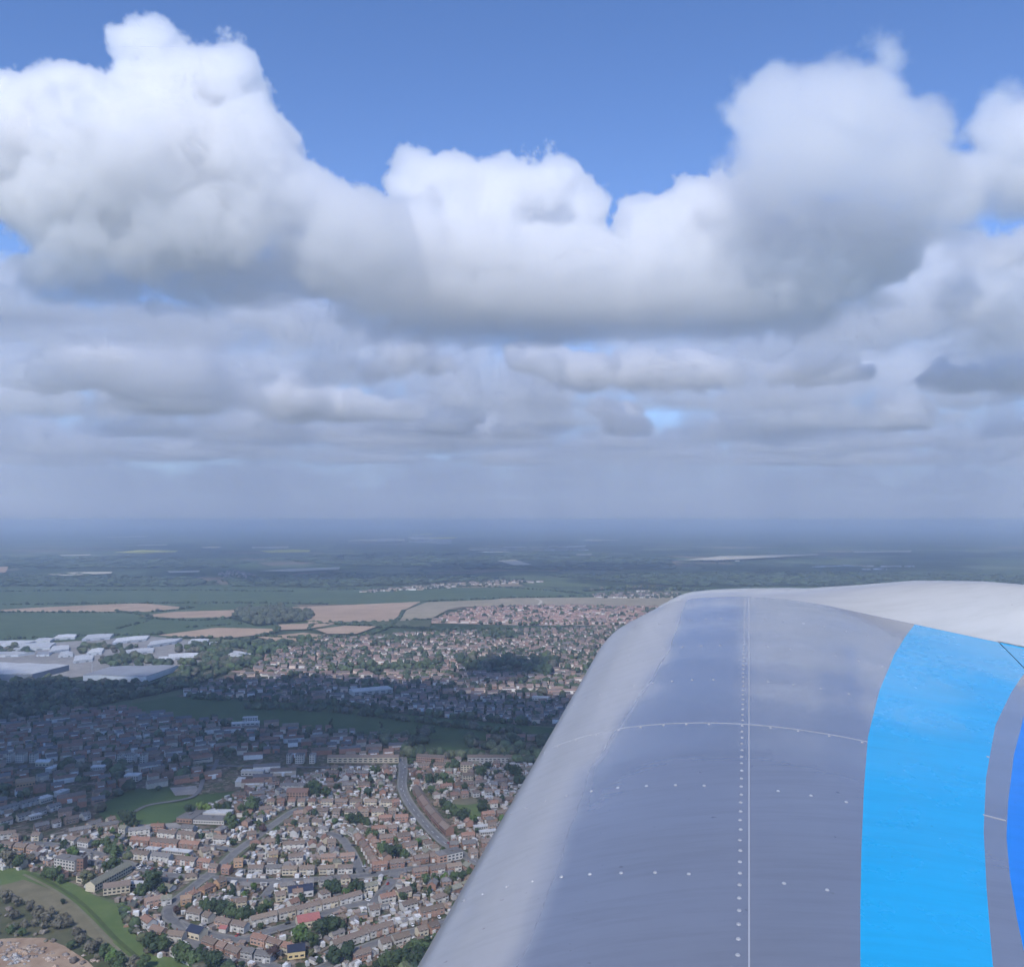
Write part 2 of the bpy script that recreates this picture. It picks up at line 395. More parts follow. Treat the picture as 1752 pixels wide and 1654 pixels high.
# ------------------------------------------------------------------ buildings
WALLS = {'red brick': mat('red_brick', (.265, .15, .11), .2, 3), 'brown brick': mat('brown_brick', (.26, .195, .155), .2, 3), 'white': mat('white_render', (.46, .44, .405), .14, 1.5, .8, 0, .12),
         'cream': mat('cream_render', (.48, .42, .31), .1, 1.5, .8, 0, .12), 'pink': mat('pinkish_brick', (.34, .215, .16), .15, 3), 'grey': mat('grey_render', (.42, .41, .40), .12, 1.5),
         'yellow': mat('yellow_render', (.50, .39, .2), .1, 1.5), 'orange': mat('orange_brick', (.42, .26, .15), .15, 3)}
ROOFS = {'brown': mat('brown_tiles', (.165, .125, .10), .3, 1.6), 'grey': mat('grey_slate', (.155, .145, .14), .3, 1.6), 'red': mat('red_tiles', (.22, .125, .09), .3, 1.6),
         'pink': mat('pink_tiles', (.22, .15, .115), .25, 1.6), 'tan': mat('tan_tiles', (.19, .145, .11), .3, 1.6), 'orange': mat('orange_tiles', (.33, .22, .14), .25, 1.6),
         'bright red': mat('bright_red_sheet', (.30, .11, .10), .15, 1), 'dark blue': mat('blue_black_panels', (.03, .035, .06), .2, 1, .35), 'pale': mat('pale_roof_sheet', (.48, .48, .48), .12, .5, .6, 0, .1),
         'olive': mat('mossy_tiles', (.19, .185, .14), .3, 1.2)}
M_glass = mat('window_glass', (.03, .035, .045), .2, 2, .1, 0, .1)
M_frame = mat('white_frames', (.54, .53, .51), .08, 2, .6, 0, .05)
M_chim = mat('chimney_brick', (.24, .13, .10), .2, 4)
M_pot = mat('chimney_pot', (.33, .17, .10), .1, 4)
CACHE = {}
def roof_mesh(key, L, D, hw, rise, hip, material, x0=0., over=.35):
    b = MB(); hx, hy = L / 2 + over, D / 2 + over; rh = hip * (D / 2); t = .16
    z0 = hw - over * rise / (D / 2); zr = hw + rise
    for dz, flip in ((t, False), (0, True)):
        A = [(-hx, -hy, z0 + dz), (hx, -hy, z0 + dz), (hx, hy, z0 + dz), (-hx, hy, z0 + dz)]; r0, r1 = (-hx + rh, 0, zr + dz), (hx - rh, 0, zr + dz)
        fs = [[A[0], A[1], r1, r0], [A[2], A[3], r0, r1]]
        if hip: fs += [[A[3], A[0], r0], [A[1], A[2], r1]]
        for f in fs: b.face(f[::-1] if flip else f)
        if dz: top = A, r0, r1
        else: low = A, r0, r1
    for i in range(4):
        p, q = i, (i + 1) % 4
        if not hip and i in (1, 3):
            rr = 2 if i == 1 else 1
            b.face([low[0][p], low[rr], top[rr], top[0][p]]); b.face([low[rr], low[0][q], top[0][q], top[rr]])
        else: b.face([low[0][p], low[0][q], top[0][q], top[0][p]])
    # ridge tiles
    r0, r1 = top[1], top[2]
    b.box(r0[0] + .05, r1[0] - .05, -.13, .13, zr + t - .06, zr + t + .07)
    return b.mesh(key, [material])
def wall_mesh(key, L, D, hw, rise, hip, units, mats, bungalow, seed):
    """walls with gables, front and rear windows, doors and lean-tos; one unit may differ from the next in colour"""
    r = random.Random(seed); b = MB(); nm = len(mats); G0, F0 = nm, nm + 1
    for k in range(units):
        x0 = -L / 2 + L * k / units; x1 = -L / 2 + L * (k + 1) / units; m = k % nm if nm > 1 else 0
        if nm > 1 and r.random() < .3: m = r.randrange(nm)
        ya, yb = -D / 2, D / 2
        b.face([(x0, ya, -.3), (x1, ya, -.3), (x1, ya, hw), (x0, ya, hw)], m); b.face([(x1, yb, -.3), (x0, yb, -.3), (x0, yb, hw), (x1, yb, hw)], m)
        for x, edge, sg in ((x0, k == 0, -1), (x1, k == units - 1, 1)):
            if not edge: continue
            pts = [(x, yb, -.3), (x, ya, -.3), (x, ya, hw)] + ([] if hip else [(x, 0, hw + rise)]) + [(x, yb, hw)]
            b.face(pts if sg < 0 else pts[::-1], m)
        floors = [1.0] if bungalow else [.95, 3.55]
        w = x1 - x0
        for side in (-1, 1):
            y = (ya - .04) if side < 0 else (yb + .04)
            for fl in floors:
                cols = [.28, .72] if w > 5 else [.5]
                for cx in cols:
                    X = x0 + w * cx; ww = min(1.9, w * .36) / 2; zt = fl + 1.25
                    def q(a, c_, z0, z1, yy, mm):
                        p = [(X + a, yy, z0), (X + c_, yy, z0), (X + c_, yy, z1), (X + a, yy, z1)]
                        b.face(p if side < 0 else p[::-1], mm)
                    q(-ww - .12, ww + .12, fl - .12, zt + .12, y, F0)
                    q(-ww, -.05, fl, zt, y + .02 * side, G0); q(.05, ww, fl, zt, y + .02 * side, G0)
        if r.random() < .75:            # porch or bay at the front
            cx = x0 + w * r.choice([.3, .7]); b.box(cx - 1.1, cx + 1.1, ya - 1.1, ya - .01, -.3, 2.4, F0 if r.random() < .5 else m)
        if r.random() < .6:             # rear extension
            cx = x0 + w * r.uniform(.35, .65); dd = r.uniform(2.2, 3.8); b.box(cx - w * .3, cx + w * .3, yb + .01, yb + dd, -.3, r.uniform(2.4, 2.9), m, F0 if r.random() < .45 else m)
    return b.mesh(key, mats + [M_glass, M_frame])
def chimney_mesh(key, hw, rise):
    b = MB(); z0, z1 = hw + rise * .55, hw + rise + 1.25
    b.box(-.45, .45, -.32, .32, z0, z1, 0); b.box(-.52, .52, -.39, .39, z1, z1 + .12, 0, bottom=True)
    for x in (-.25, .2): b.box(x - .12, x + .12, -.12, .12, z1 + .12, z1 + .5, 1)
    return b.mesh(key, [M_chim, M_pot])
OCC = []                       # footprints already taken: centre, radius
THINGS = []                    # (object, base label, px) for telling apart
HN = {'semi': (12.4, 7.0, 4.4, 2.1, 2), 'det': (7.6, 7.0, 4.4, 2.2, 1), 'terr': (19., 6.8, 4.5, 2.0, 4), 'long': (28., 7.0, 4.6, 2.1, 6), 'bung': (9.6, 7.2, 2.4, 2.0, 1)}
WORD = {'semi': 'semi pair', 'det': 'house', 'terr': 'terrace', 'long': 'long terrace', 'bung': 'bungalow'}
n_house = [0]
def house(pos, rz, kind, walls, roof, hip=0, group='houses of the near streets', label=None, vary=None, scale=1.):
    L, D, hw, rise, units = HN[kind]; seed = vary if vary is not None else rnd.randrange(4)
    key = (kind, tuple(walls), roof, hip, seed)
    nm = {'semi': 'semi_detached_house', 'det': 'detached_house', 'terr': 'terrace_block', 'long': 'terrace_block', 'bung': 'bungalow'}[kind]
    if key not in CACHE:
        CACHE[key] = (wall_mesh(nm, L, D, hw, rise, hip, units, [WALLS[w] for w in walls], kind == 'bung', seed), roof_mesh('roof', L, D, hw, rise, hip, ROOFS[roof]), chimney_mesh('chimney', hw, rise))
    wm, rm, cm = CACHE[key]
    o = link(nm, wm, None, (pos.x, pos.y, 1.1), rz); o.scale = (scale,) * 3
    r = link('roof', rm, o)
    for k in range(1 if units < 3 else units // 2):
        if hip and units == 2 and seed == 1: break
        c = link('chimney', cm, o, ((0 if units < 3 else -L / 2 + (2 * k + 1) * L / units), .3, 0))
    n_house[0] += 1
    if label: tag(o, label, 'house', group)
    else:
        tag(o, None, 'house', group)
        wl = walls[0] if len(set(walls)) == 1 else f'{walls[0]} and {walls[1]}'
        THINGS.append((o, f'{roof}-roofed {wl} {WORD[kind]}', (pos.x, pos.y)))
    n = max(1, int(L / 8))
    for k in range(n):
        t = (-L / 2 + L * (k + .5) / n); OCC.append((pos.x + math.cos(rz) * t, pos.y + math.sin(rz) * t, 6.5))
    return o
def row(px, kinds, walls, roofs, gap=3.5, hip=(0,), back=0., jitter=4, stop=None):
    """houses side by side along a line traced in the picture"""
    ln = smooth([G(x, y) for x, y in px], 4.); d = 0.; i = 0; ki = 0
    cum = [0.]
    for a, b_ in zip(ln, ln[1:]): cum.append(cum[-1] + (b_ - a).length)
    def pt(s):
        for j in range(len(cum) - 1):
            if cum[j + 1] >= s: return ln[j].lerp(ln[j + 1], (s - cum[j]) / max(1e-6, cum[j + 1] - cum[j])), (ln[j + 1] - ln[j]).normalized()
        return ln[-1], (ln[-1] - ln[-2]).normalized()
    s = 0.; total = cum[-1]
    while True:
        kd = kinds[ki % len(kinds)]; L = HN[kd][0]
        if ki and s + L * .7 > total: break
        p, t = pt(s + L / 2); n = Vector((-t.y, t.x))
        if n.y < 0: n = -n
        D = HN[kd][1]; p = p + n * (D / 2 + back)
        a = math.atan2(t.y, t.x)
        if math.cos(a) < 0: a += math.pi
        w = rnd.choice(walls); w = (w,) if isinstance(w, str) else w
        h = rnd.choice(hip) if kd in ('semi', 'det', 'bung') else 0
        house(p, a + R(rnd.uniform(-jitter, jitter)), kd, w, rnd.choice(roofs), h)
        s += L + gap * rnd.uniform(.7, 1.4); ki += 1

B2, W2, RW, BW, CW = 'red brick', 'white', ('red brick', 'white'), ('brown brick', 'white'), ('cream', 'white')
# terraces and courts beside the meadow
row([(219, 1431), (258, 1428)], ['terr'], [W2], ['pale', 'grey'], 1)
row([(256, 1424), (280, 1424)], ['semi'], [B2], ['red'], 2)
row([(268, 1434), (348, 1440)], ['terr'], [BW, W2, ('white', 'brown brick')], ['brown', 'tan'], 2)
row([(364, 1444), (390, 1446)], ['semi'], [('white', 'grey')], ['brown'])
row([(222, 1446), (364, 1458)], ['terr', 'long'], [B2, ('red brick', 'brown brick')], ['brown', 'red'], 1.5)
row([(220, 1470), (300, 1478)], ['terr'], [W2, ('cream', 'white')], ['brown', 'grey'], 2)
row([(300, 1480), (360, 1487)], ['terr', 'semi'], [RW], ['brown', 'red'], 2)
row([(346, 1468), (374, 1461)], ['det'], ['cream', 'pink'], ['tan', 'brown'], 3)
row([(0, 1454), (78, 1466)], ['semi'], ['orange', 'pink'], ['pink', 'brown'], 2.5)
row([(110, 1444), (150, 1452)], ['semi'], [W2, 'grey'], ['brown'])
row([(152, 1421), (205, 1408)], ['semi', 'det'], [W2, 'cream'], ['brown', 'grey'], 5)
row([(118, 1432), (200, 1418)], ['terr'], ['brown brick', W2], ['grey', 'brown'], 4)
# the back row facing the camera across the middle
row([(456, 1380), (545, 1380)], ['det'], [W2, 'pink', 'cream', 'red brick'], ['red', 'brown', 'pink'], 3.2, (0,))
row([(549, 1380), (668, 1381)], ['semi'], ['cream', W2, 'cream', 'pink'], ['tan', 'brown'], 3.5)
row([(540, 1396), (620, 1398), (692, 1395)], ['semi', 'det'], ['cream', W2, 'brown brick'], ['brown', 'tan'], 4)
row([(444, 1394), (478, 1390)], ['semi'], ['pink', 'brown brick'], ['brown'])
row([(505, 1402), (526, 1398)], ['det'], ['orange', 'pink'], ['pink'])
row([(486, 1413), (560, 1412)], ['bung'], ['pink', W2, 'cream'], ['brown', 'tan'], 5, (0, 1))
row([(492, 1426), (566, 1424)], ['bung'], ['cream', W2], ['brown', 'tan', 'grey'], 4, (0, 1))
row([(424, 1438), (452, 1434)], ['det'], ['pink', 'brown brick'], ['brown'], 3)
row([(428, 1450), (468, 1446)], ['bung'], ['cream', 'pink'], ['tan', 'red'], 3, (1, 0))
row([(484, 1456), (548, 1451)], ['terr'], [W2], ['brown', 'tan'], 3)
row([(560, 1452), (585, 1450)], ['det'], ['brown brick'], ['brown'])
row([(460, 1473), (490, 1470)], ['det'], ['yellow'], ['orange', 'tan'], 2.5)
row([(400, 1486), (418, 1484)], ['det'], ['orange'], ['orange'])
row([(494, 1478), (540, 1473)], ['semi'], [W2, 'cream'], ['grey', 'brown'], 4)
row([(550, 1478), (600, 1475)], ['semi'], ['pink', 'brown brick'], ['pink', 'brown'], 4, (1, 0))
row([(424, 1497), (478, 1496)], ['semi'], ['grey', ('grey', 'white')], ['brown', 'grey'], 3)
row([(482, 1499), (606, 1496)], ['semi'], [('cream', 'white'), 'cream', W2], ['brown', 'tan', 'grey'], 3)
row([(356, 1494), (392, 1498)], ['det'], ['pink', B2], ['red', 'brown'], 4)
# houses along the winding road and towards the main road
row([(604, 1437), (620, 1458), (632, 1478), (642, 1492)], ['det'], ['brown brick', B2, 'pink'], ['brown', 'tan', 'pink'], 2.0, (0, 1))
row([(628, 1440), (652, 1470), (660, 1480)], ['det'], [B2, 'pink'], ['pink', 'brown'], 4, (0, 1))
row([(638, 1492), (704, 1484)], ['semi'], [B2, RW], ['brown', 'red'], 2.5)
row([(710, 1480), (756, 1474)], ['semi', 'det'], [B2], ['brown', 'red'], 2.5)
row([(662, 1462), (716, 1454)], ['semi'], [B2, 'pink'], ['brown', 'red'], 3)
row([(650, 1444), (710, 1438)], ['semi'], [B2], ['brown', 'red'], 3, (0, 1))
row([(636, 1428), (700, 1424)], ['semi', 'det'], [B2, RW], ['red', 'brown'], 3)
row([(648, 1409), (704, 1407)], ['semi'], [B2, ('pink', 'white')], ['brown', 'red'], 3)
row([(672, 1382), (690, 1379)], ['det'], [B2], ['red'])
row([(708, 1503), (798, 1491)], ['semi'], ['pink', RW, B2], ['brown', 'tan'], 2)
row([(770, 1455), (850, 1450)], ['det', 'semi'], [B2, 'brown brick'], ['brown', 'grey'], 4)
row([(790, 1440), (832, 1437)], ['semi'], ['brown brick'], ['brown', 'red'])
row([(756, 1354), (790, 1350)], ['semi', 'det'], [B2, RW], ['red', 'brown'], 3)
row([(772, 1369), (846, 1362)], ['det'], ['brown brick', W2, B2], ['brown', 'red'], 5)
row([(792, 1350), (842, 1345)], ['semi'], [B2, 'grey'], ['red', 'brown'], 3)
row([(826, 1403), (872, 1398)], ['semi'], [B2, 'brown brick'], ['red', 'brown'], 3)
row([(700, 1326), (738, 1338)], ['det'], [B2], ['red', 'brown'], 4)
row([(716, 1317), (790, 1315)], ['semi'], ['cream', 'pink'], ['tan', 'brown'], 5)
# lower rows running up to the right
row([(432, 1588), (480, 1575), (556, 1558), (622, 1541)], ['terr', 'semi'], [W2, ('white', 'cream')], ['tan', 'brown'], 1.5)
row([(622, 1530), (650, 1524)], ['semi'], ['cream'], ['olive'])
row([(652, 1549), (686, 1542)], ['semi'], ['pink', W2], ['pink', 'red'], 2)
row([(683, 1541), (706, 1533)], ['semi'], ['cream'], ['brown'])
row([(480, 1528), (556, 1518), (606, 1512)], ['semi', 'det'], [W2, 'cream'], ['brown', 'grey'], 6, (0, 1))
row([(572, 1630), (640, 1606), (712, 1581)], ['long', 'terr'], [('white', 'pink'), W2], ['brown', 'tan'], 1.2)
row([(722, 1574), (790, 1556)], ['terr'], ['pink', ('pink', 'white')], ['tan', 'brown'], 1.5)
row([(690, 1562), (745, 1548)], ['semi'], ['grey', W2], ['brown'], 6)
row([(606, 1650), (664, 1634)], ['semi'], ['pink', B2, W2], ['brown', 'red'], 3)
row([(654, 1628), (700, 1614)], ['det', 'semi'], [W2, 'pink'], ['brown', 'tan'], 3)
row([(718, 1606), (760, 1592)], ['det'], ['cream', 'yellow', B2], ['tan', 'brown'], 2)
row([(620, 1600), (670, 1584)], ['bung'], ['cream', 'brown brick'], ['brown'], 8, (1, 0))
# round the bend at the meadow corner
row([(249, 1556), (284, 1548)], ['semi'], ['pink', 'orange'], ['pink'], 2)
row([(254, 1602), (286, 1612)], ['semi'], ['pink'], ['pink'], 2)
row([(284, 1612), (318, 1616)], ['semi', 'det'], [('pink', 'white'), W2], ['tan', 'grey'], 2)
row([(310, 1552), (340, 1546)], ['det'], ['orange', 'cream'], ['orange', 'tan'], 3)
row([(330, 1542), (358, 1530), (392, 1514)], ['det', 'semi'], ['cream', 'pink', 'orange'], ['brown', 'red', 'pink'], 3, (0, 1))
row([(318, 1572), (344, 1578), (366, 1586)], ['semi', 'det'], ['cream', W2], ['brown', 'tan'], 3)
row([(366, 1588), (395, 1594), (425, 1600)], ['semi'], [W2, 'pink'], ['brown', 'red'], 2)
row([(428, 1616), (455, 1624), (500, 1638)], ['semi'], ['cream', 'pink'], ['red', 'pink'], 2)
row([(344, 1622), (372, 1632), (404, 1644)], ['semi', 'det'], ['pink', B2], ['pink', 'brown'], 2)
row([(404, 1640), (455, 1650)], ['semi'], ['grey', 'brown brick'], ['grey', 'olive'], 3)
row([(410, 1522), (446, 1524)], ['bung'], ['grey', W2], ['grey', 'brown'], 5, (0, 1))
row([(472, 1545), (530, 1536)], ['det'], ['cream', W2], ['brown', 'pink'], 5)
row([(404, 1556), (448, 1552)], ['det'], ['pink', 'cream'], ['brown'], 7)
row([(275, 1524), (302, 1530)], ['bung'], [W2, 'grey'], ['olive'], 6)
row([(276, 1552), (300, 1548)], ['det'], ['grey'], ['olive'], 4)
row([(316, 1508), (336, 1506)], ['bung'], ['cream'], ['tan'], 4, (1,))
# first rows in the cloud's shade
row([(478, 1352), (532, 1352)], ['terr'], [W2], ['grey'], 1)
row([(400, 1368), (448, 1366)], ['semi'], ['brown brick', B2], ['brown', 'grey'], 5)
row([(560, 1352), (640, 1350)], ['semi'], [B2, 'brown brick'], ['brown', 'grey'], 5)
row([(560, 1330), (640, 1330)], ['semi', 'det'], [B2, 'brown brick'], ['grey', 'brown'], 7)
row([(0, 1416), (50, 1402), (100, 1386)], ['semi'], [W2, 'grey'], ['brown', 'grey'], 4)
row([(60, 1424), (125, 1410), (170, 1396)], ['semi', 'det'], ['grey', W2, 'brown brick'], ['brown', 'grey'], 4)
row([(0, 1394), (66, 1376)], ['terr'], [W2, 'grey'], ['grey'], 4)
row([(0, 1438), (44, 1432)], ['semi'], ['cream', W2], ['tan'], 4)
row([(850, 1345), (900, 1338)], ['semi'], ['brown brick'], ['brown', 'grey'], 4)
row([(836, 1422), (866, 1420)], ['det'], ['brown brick', B2], ['brown'], 3)
row([(804, 1470), (836, 1466)], ['det'], ['brown brick'], ['brown'], 3)
print('near houses', n_house[0])

# ------------------------------------------------------------------ single buildings that mark the place
def block(name, label, cat, px0, px1, depth, h, wall, roof=None, rise=0., windows=0, band_col=None, group=None, back=0., flat_edge=True, shift_r=6.5):
    """a long building along a traced base line: walls, flat or pitched roof, window bands"""
    a, c_ = G(*px0), G(*px1); t = (c_ - a).normalized(); n = Vector((-t.y, t.x))
    if n.y < 0: n = -n
    L = (c_ - a).length; mid = (a + c_) / 2 + n * (depth / 2 + back); rz_ = math.atan2(t.y, t.x)
    b = MB(); hx, hy = L / 2, depth / 2
    b.box(-hx, hx, -hy, hy, -.3, h, 0)
    if rise:
        for sg in (-1, 1):
            f = [(sg * hx, -hy, h), (sg * hx, hy, h), (sg * hx, 0, h + rise)]; b.face(f if sg > 0 else f[::-1], 0)
    fl = int(h // 2.6)
    if windows:
        for k in range(max(1, fl)):
            z0 = 1.0 + 2.65 * k
            for y, sg in ((-hy - .04, -1), (hy + .04, 1)):
                for i in range(windows):
                    x0 = -hx + L * (i + .2) / windows; x1 = -hx + L * (i + .8) / windows
                    p = [(x0, y, z0), (x1, y, z0), (x1, y, z0 + 1.3), (x0, y, z0 + 1.3)]; b.face(p if sg < 0 else p[::-1], 1)
    o = link(name, b.mesh(name, [wall, M_glass]), None, (mid.x, mid.y, 1.1), rz_)
    tag(o, label, cat, group)
    if rise: link('roof', roof_mesh('roof', L, depth, h, rise, 0, roof), o)
    else:
        r = MB(); r.box(-hx - .3, hx + .3, -hy - .3, hy + .3, h + .005, h + .45, 0, bottom=True); r.box(-hx * .2, hx * .1, -hy * .3, hy * .3, h + .45, h + 1.3, 0)
        link('roof', r.mesh('roof', [roof]), o)
    nn = max(1, int(L / 9))
    for k in range(nn):
        p = a.lerp(c_, (k + .5) / nn) + n * depth / 2; OCC.append((p.x, p.y, shift_r + depth * .3))
    return o
WL, RF = WALLS, ROOFS
M_terr_long = RF['brown']
block('terrace_block', 'very long tan terrace running from the meadow towards the parked cars', 'house', (162, 1528), (226, 1492), 9, 5.6, WL['cream'], RF['olive'], 2.8, 16)
block('flat_block', 'cream two-storey block with brown roof at the edge of the meadow', 'flats', (176, 1534), (222, 1528), 11, 5.6, WL['cream'], RF['brown'], 2.2, 6)
block('garage_block', 'low pale garage block between the long tan terrace and the big dark tree', 'garages', (202, 1519), (243, 1520), 6, 2.6, WL['white'], RF['pale'], 0, 8)
block('flat_block', 'white-fronted flats with dark bands behind the meadow trees', 'flats', (92, 1486), (127, 1492), 10, 8.2, WL['white'], RF['grey'], 0, 7)
block('stair_tower', 'small red and white tower at the right end of the white-fronted flats', 'tower', (131, 1491), (142, 1491), 8, 10, WL['red brick'], RF['grey'], 0, 2)
block('gable_house', 'cream gabled house standing alone on the edge of the meadow', 'house', (130, 1511), (141, 1513), 12, 5.6, WL['cream'], RF['brown'], 2.6, 1)
block('garage_block', 'long low garage block with a white roof and dark doors between terraces', 'garages', (277, 1461), (322, 1466), 6.5, 2.7, WL['white'], RF['pale'], 0, 12)
block('garage_block', 'short low garage block with a white roof between terraces', 'garages', (247, 1459), (269, 1461), 6, 2.7, WL['grey'], RF['pale'], 0, 5)
block('school_wing', 'low school wing with a long white front facing the pale lawn', 'school', (330, 1410), (383, 1412), 14, 3.6, WL['white'], RF['grey'], 0, 12)
block('school_wing', 'low grey-roofed school hall left of the white-fronted wing', 'school', (302, 1408), (328, 1410), 26, 4.2, WL['pink'], RF['grey'], 0, 5)
block('school_wing', 'rear school range with pale roof behind the white-fronted wing', 'school', (345, 1399), (392, 1400), 12, 3.8, WL['white'], RF['pale'], 0, 10)
block('chapel_hall', 'hall with bright red roof and white ends beside bushy trees', 'hall', (510, 1591), (548, 1584), 11, 4.2, WL['cream'], RF['bright red'], 3.2, 5)
block('corner_shop', 'white flat-roofed shop at the junction on the main road', 'shop', (766, 1476), (792, 1470), 12, 6.2, WL['white'], RF['grey'], 0, 4)
block('shop_block', 'brick building joined to the white corner shop', 'shop', (752, 1479), (765, 1476), 11, 6.4, WL['pink'], RF['grey'], 0, 2)
block('garage_block', 'nearer of two striped white garage rows near the wing', 'garages', (822, 1431), (850, 1428), 6, 2.8, WL['white'], RF['pale'], 0, 8)
block('garage_block', 'farther of two striped white garage rows near the wing', 'garages', (812, 1422), (842, 1419), 6, 2.8, WL['grey'], RF['pale'], 0, 8)
block('flat_block', 'cream flats among dark trees at the edge of the shade', 'flats', (788, 1322), (808, 1322), 11, 8.4, WL['cream'], RF['brown'], 2, 4)
block('flat_block', 'lower cream flats in front of the taller cream flats', 'flats', (792, 1337), (810, 1336), 11, 5.6, WL['cream'], RF['tan'], 2, 4)
block('apartment_block', 'red brick block with red roof in front of the white-topped terrace', 'flats', (490, 1366), (526, 1366), 11, 6.0, WL['pink'], RF['red'], 2.6, 7)
block('house', 'house with a dark blue panelled roof among sheds', 'house', (494, 1540), (536, 1534), 10, 4.8, WL['grey'], RF['dark blue'], 3.2, 4)
block('house', 'yellow house with a dark blue roof by the bottom hedge', 'house', (492, 1644), (522, 1640), 9, 4.8, WL['yellow'], RF['dark blue'], 3, 3)
block('outbuilding', 'white cube shed at the meadow fence beside the pink-roofed pair', 'shed', (243, 1571), (249, 1571), 5, 4.2, WL['white'], RF['pale'], 0, 0)
block('lean_to', 'bright red lean-to beside the road bend', 'shed', (374, 1597), (386, 1598), 5, 2.8, WL['white'], RF['bright red'], 1.2, 0)
block('house', 'dark-roofed house with a cream gable below the road bend', 'house', (318, 1606), (340, 1612), 9, 5.0, WL['cream'], RF['dark blue'], 3, 3)
# long brick terrace set back from the main road, in segments that follow the road
seg = [(712, 1356), (722, 1374), (733, 1390), (745, 1405), (757, 1419), (770, 1431)]
for i, lab in enumerate(['far end block of the red brick terrace along the main road', 'second block from the far end of the red terrace along the main road', 'middle block of the red terrace along the main road',
                         'second block from the near end of the red terrace along the main road', 'near end block of the red brick terrace along the main road']):
    block('terrace_block', lab, 'house', seg[i], (seg[i + 1][0] - .6, seg[i + 1][1] - 1), 8.5, 5.4, WL['red brick'], RF['pink' if i % 2 else 'brown'], 2.8, 6, group='red terrace along the main road', back=-4)
# white flats standing in threes along the far cross street
for x0, who in ((11, 'at the left edge'), (200, 'in the middle'), (490, 'beside the main road end')):
    for j, (dx, w) in enumerate(((0, 7), (15, 14), (39, 9))):
        block('flat_block', f'{("left", "middle and widest", "right")[j]} of three white flats {who} of the shaded street', 'flats', (x0 + dx, 1306 + (x0 > 150) * 1.5), (x0 + dx + w, 1306 + (x0 > 150) * 1.5), 10, 10.5, WL['white'], RF['grey'], 0, 2 + (j == 1) * 2, group='white flats in threes')
block('hall', 'pale yellow low hall right of the left-hand white flats', 'hall', (60, 1312), (84, 1312), 10, 5, WL['cream'], RF['pale'], 2, 4)
block('terrace_block', 'orange-roofed block in the shade near the left edge', 'house', (28, 1349), (60, 1344), 12, 5, WL['orange'], RF['orange'], 3, 6)
for px0, px1, d, h, lab in [((70, 1377), (90, 1371), 9, 5, 'white-sided house block left of the shaded playing field, nearer one'), ((103, 1366), (119, 1360), 9, 5, 'white-sided house block left of the shaded playing field, farther one'),
                      ((155, 1323), (178, 1322), 10, 6, 'pale block below the middle white flats'), ((212, 1338), (236, 1338), 11, 6.5, 'white block left of the red patch in the shade'), ((88, 1324), (104, 1317), 8, 5, 'slanting pale block between shaded terraces'),
                      ((402, 1347), (408, 1339), 8, 5, 'bright slanting roof alone in the shaded streets'), ((412, 1328), (450, 1328), 8, 5, 'long pale low block on the shaded cross street'), ((52, 1405), (72, 1400), 7, 3.5, 'pale slanting shed roof at the edge of the shade'),
                      ((396, 1247), (444, 1244), 12, 6, 'pale school range beside the shaded park'), ((415, 1239), (440, 1238), 10, 8, 'pale taller hall behind the school range in the shaded park'),
                      ((605, 1192), (672, 1186), 30, 7, 'broad pale works roof in the far shaded suburb'), ((910, 1198), (938, 1200), 10, 5, 'white low block close to the wing in the shade')]:
    block('long_building', lab, 'building', px0, px1, d, h, WL['white'], RF['pale'], 0, 6)
rows_px = [(560, 1306, 682, 1306, 'cream'), (712, 1304, 760, 1307, 'pink'), (800, 1306, 900, 1306, 'white')]
for i, (x0, y0, x1, y1, w) in enumerate(rows_px):
    block('terrace_block', ('cream row of shops at the far end of the main road', 'pink block right of the far end of the main road', 'shaded white terrace under the dark park trees')[i], 'house', (x0, y0), (x1, y1), 9, 6.4, WL[w], RF['brown'], 2.2, 14)

# ------------------------------------------------------------------ works and warehouses
def sheet_roof(name, col, ang):
    m = mat(name, col, .14, .06, .55, 0, .15); t = m.node_tree; b = t.nodes['Principled BSDF']; src = b.inputs['Base Color'].links[0].from_socket
    tc = t.nodes.new('ShaderNodeTexCoord'); mp = t.nodes.new('ShaderNodeMapping'); mp.inputs['Rotation'].default_value = (0, 0, ang); t.links.new(tc.outputs['Object'], mp.inputs[0])
    w = t.nodes.new('ShaderNodeTexWave'); w.inputs['Scale'].default_value = .035; w.inputs['Distortion'].default_value = .4; t.links.new(mp.outputs[0], w.inputs['Vector'])
    t.links.new(mixrgb(t, 1., src, ramp(t, w.outputs['Fac'], [(.0, (.62, .62, .63)), (.16, (1, 1, 1))]), 'MULTIPLY'), b.inputs['Base Color']); return m
M_sheet = sheet_roof('pale_sheet_roof', (.47, .475, .48), .25)
M_sheet_w = sheet_roof('white_sheet_roof', (.58, .58, .58), .2)
M_sheet_g = mat('grey_sheet_roof', (.24, .245, .265), .14, .05, .5, 0, .1)
M_clad = mat('pale_cladding', (.50, .53, .56), .1, .05, .6, 0, .1)
M_clad_d = mat('dark_cladding', (.18, .2, .23), .1, .05, .6, 0, .1)
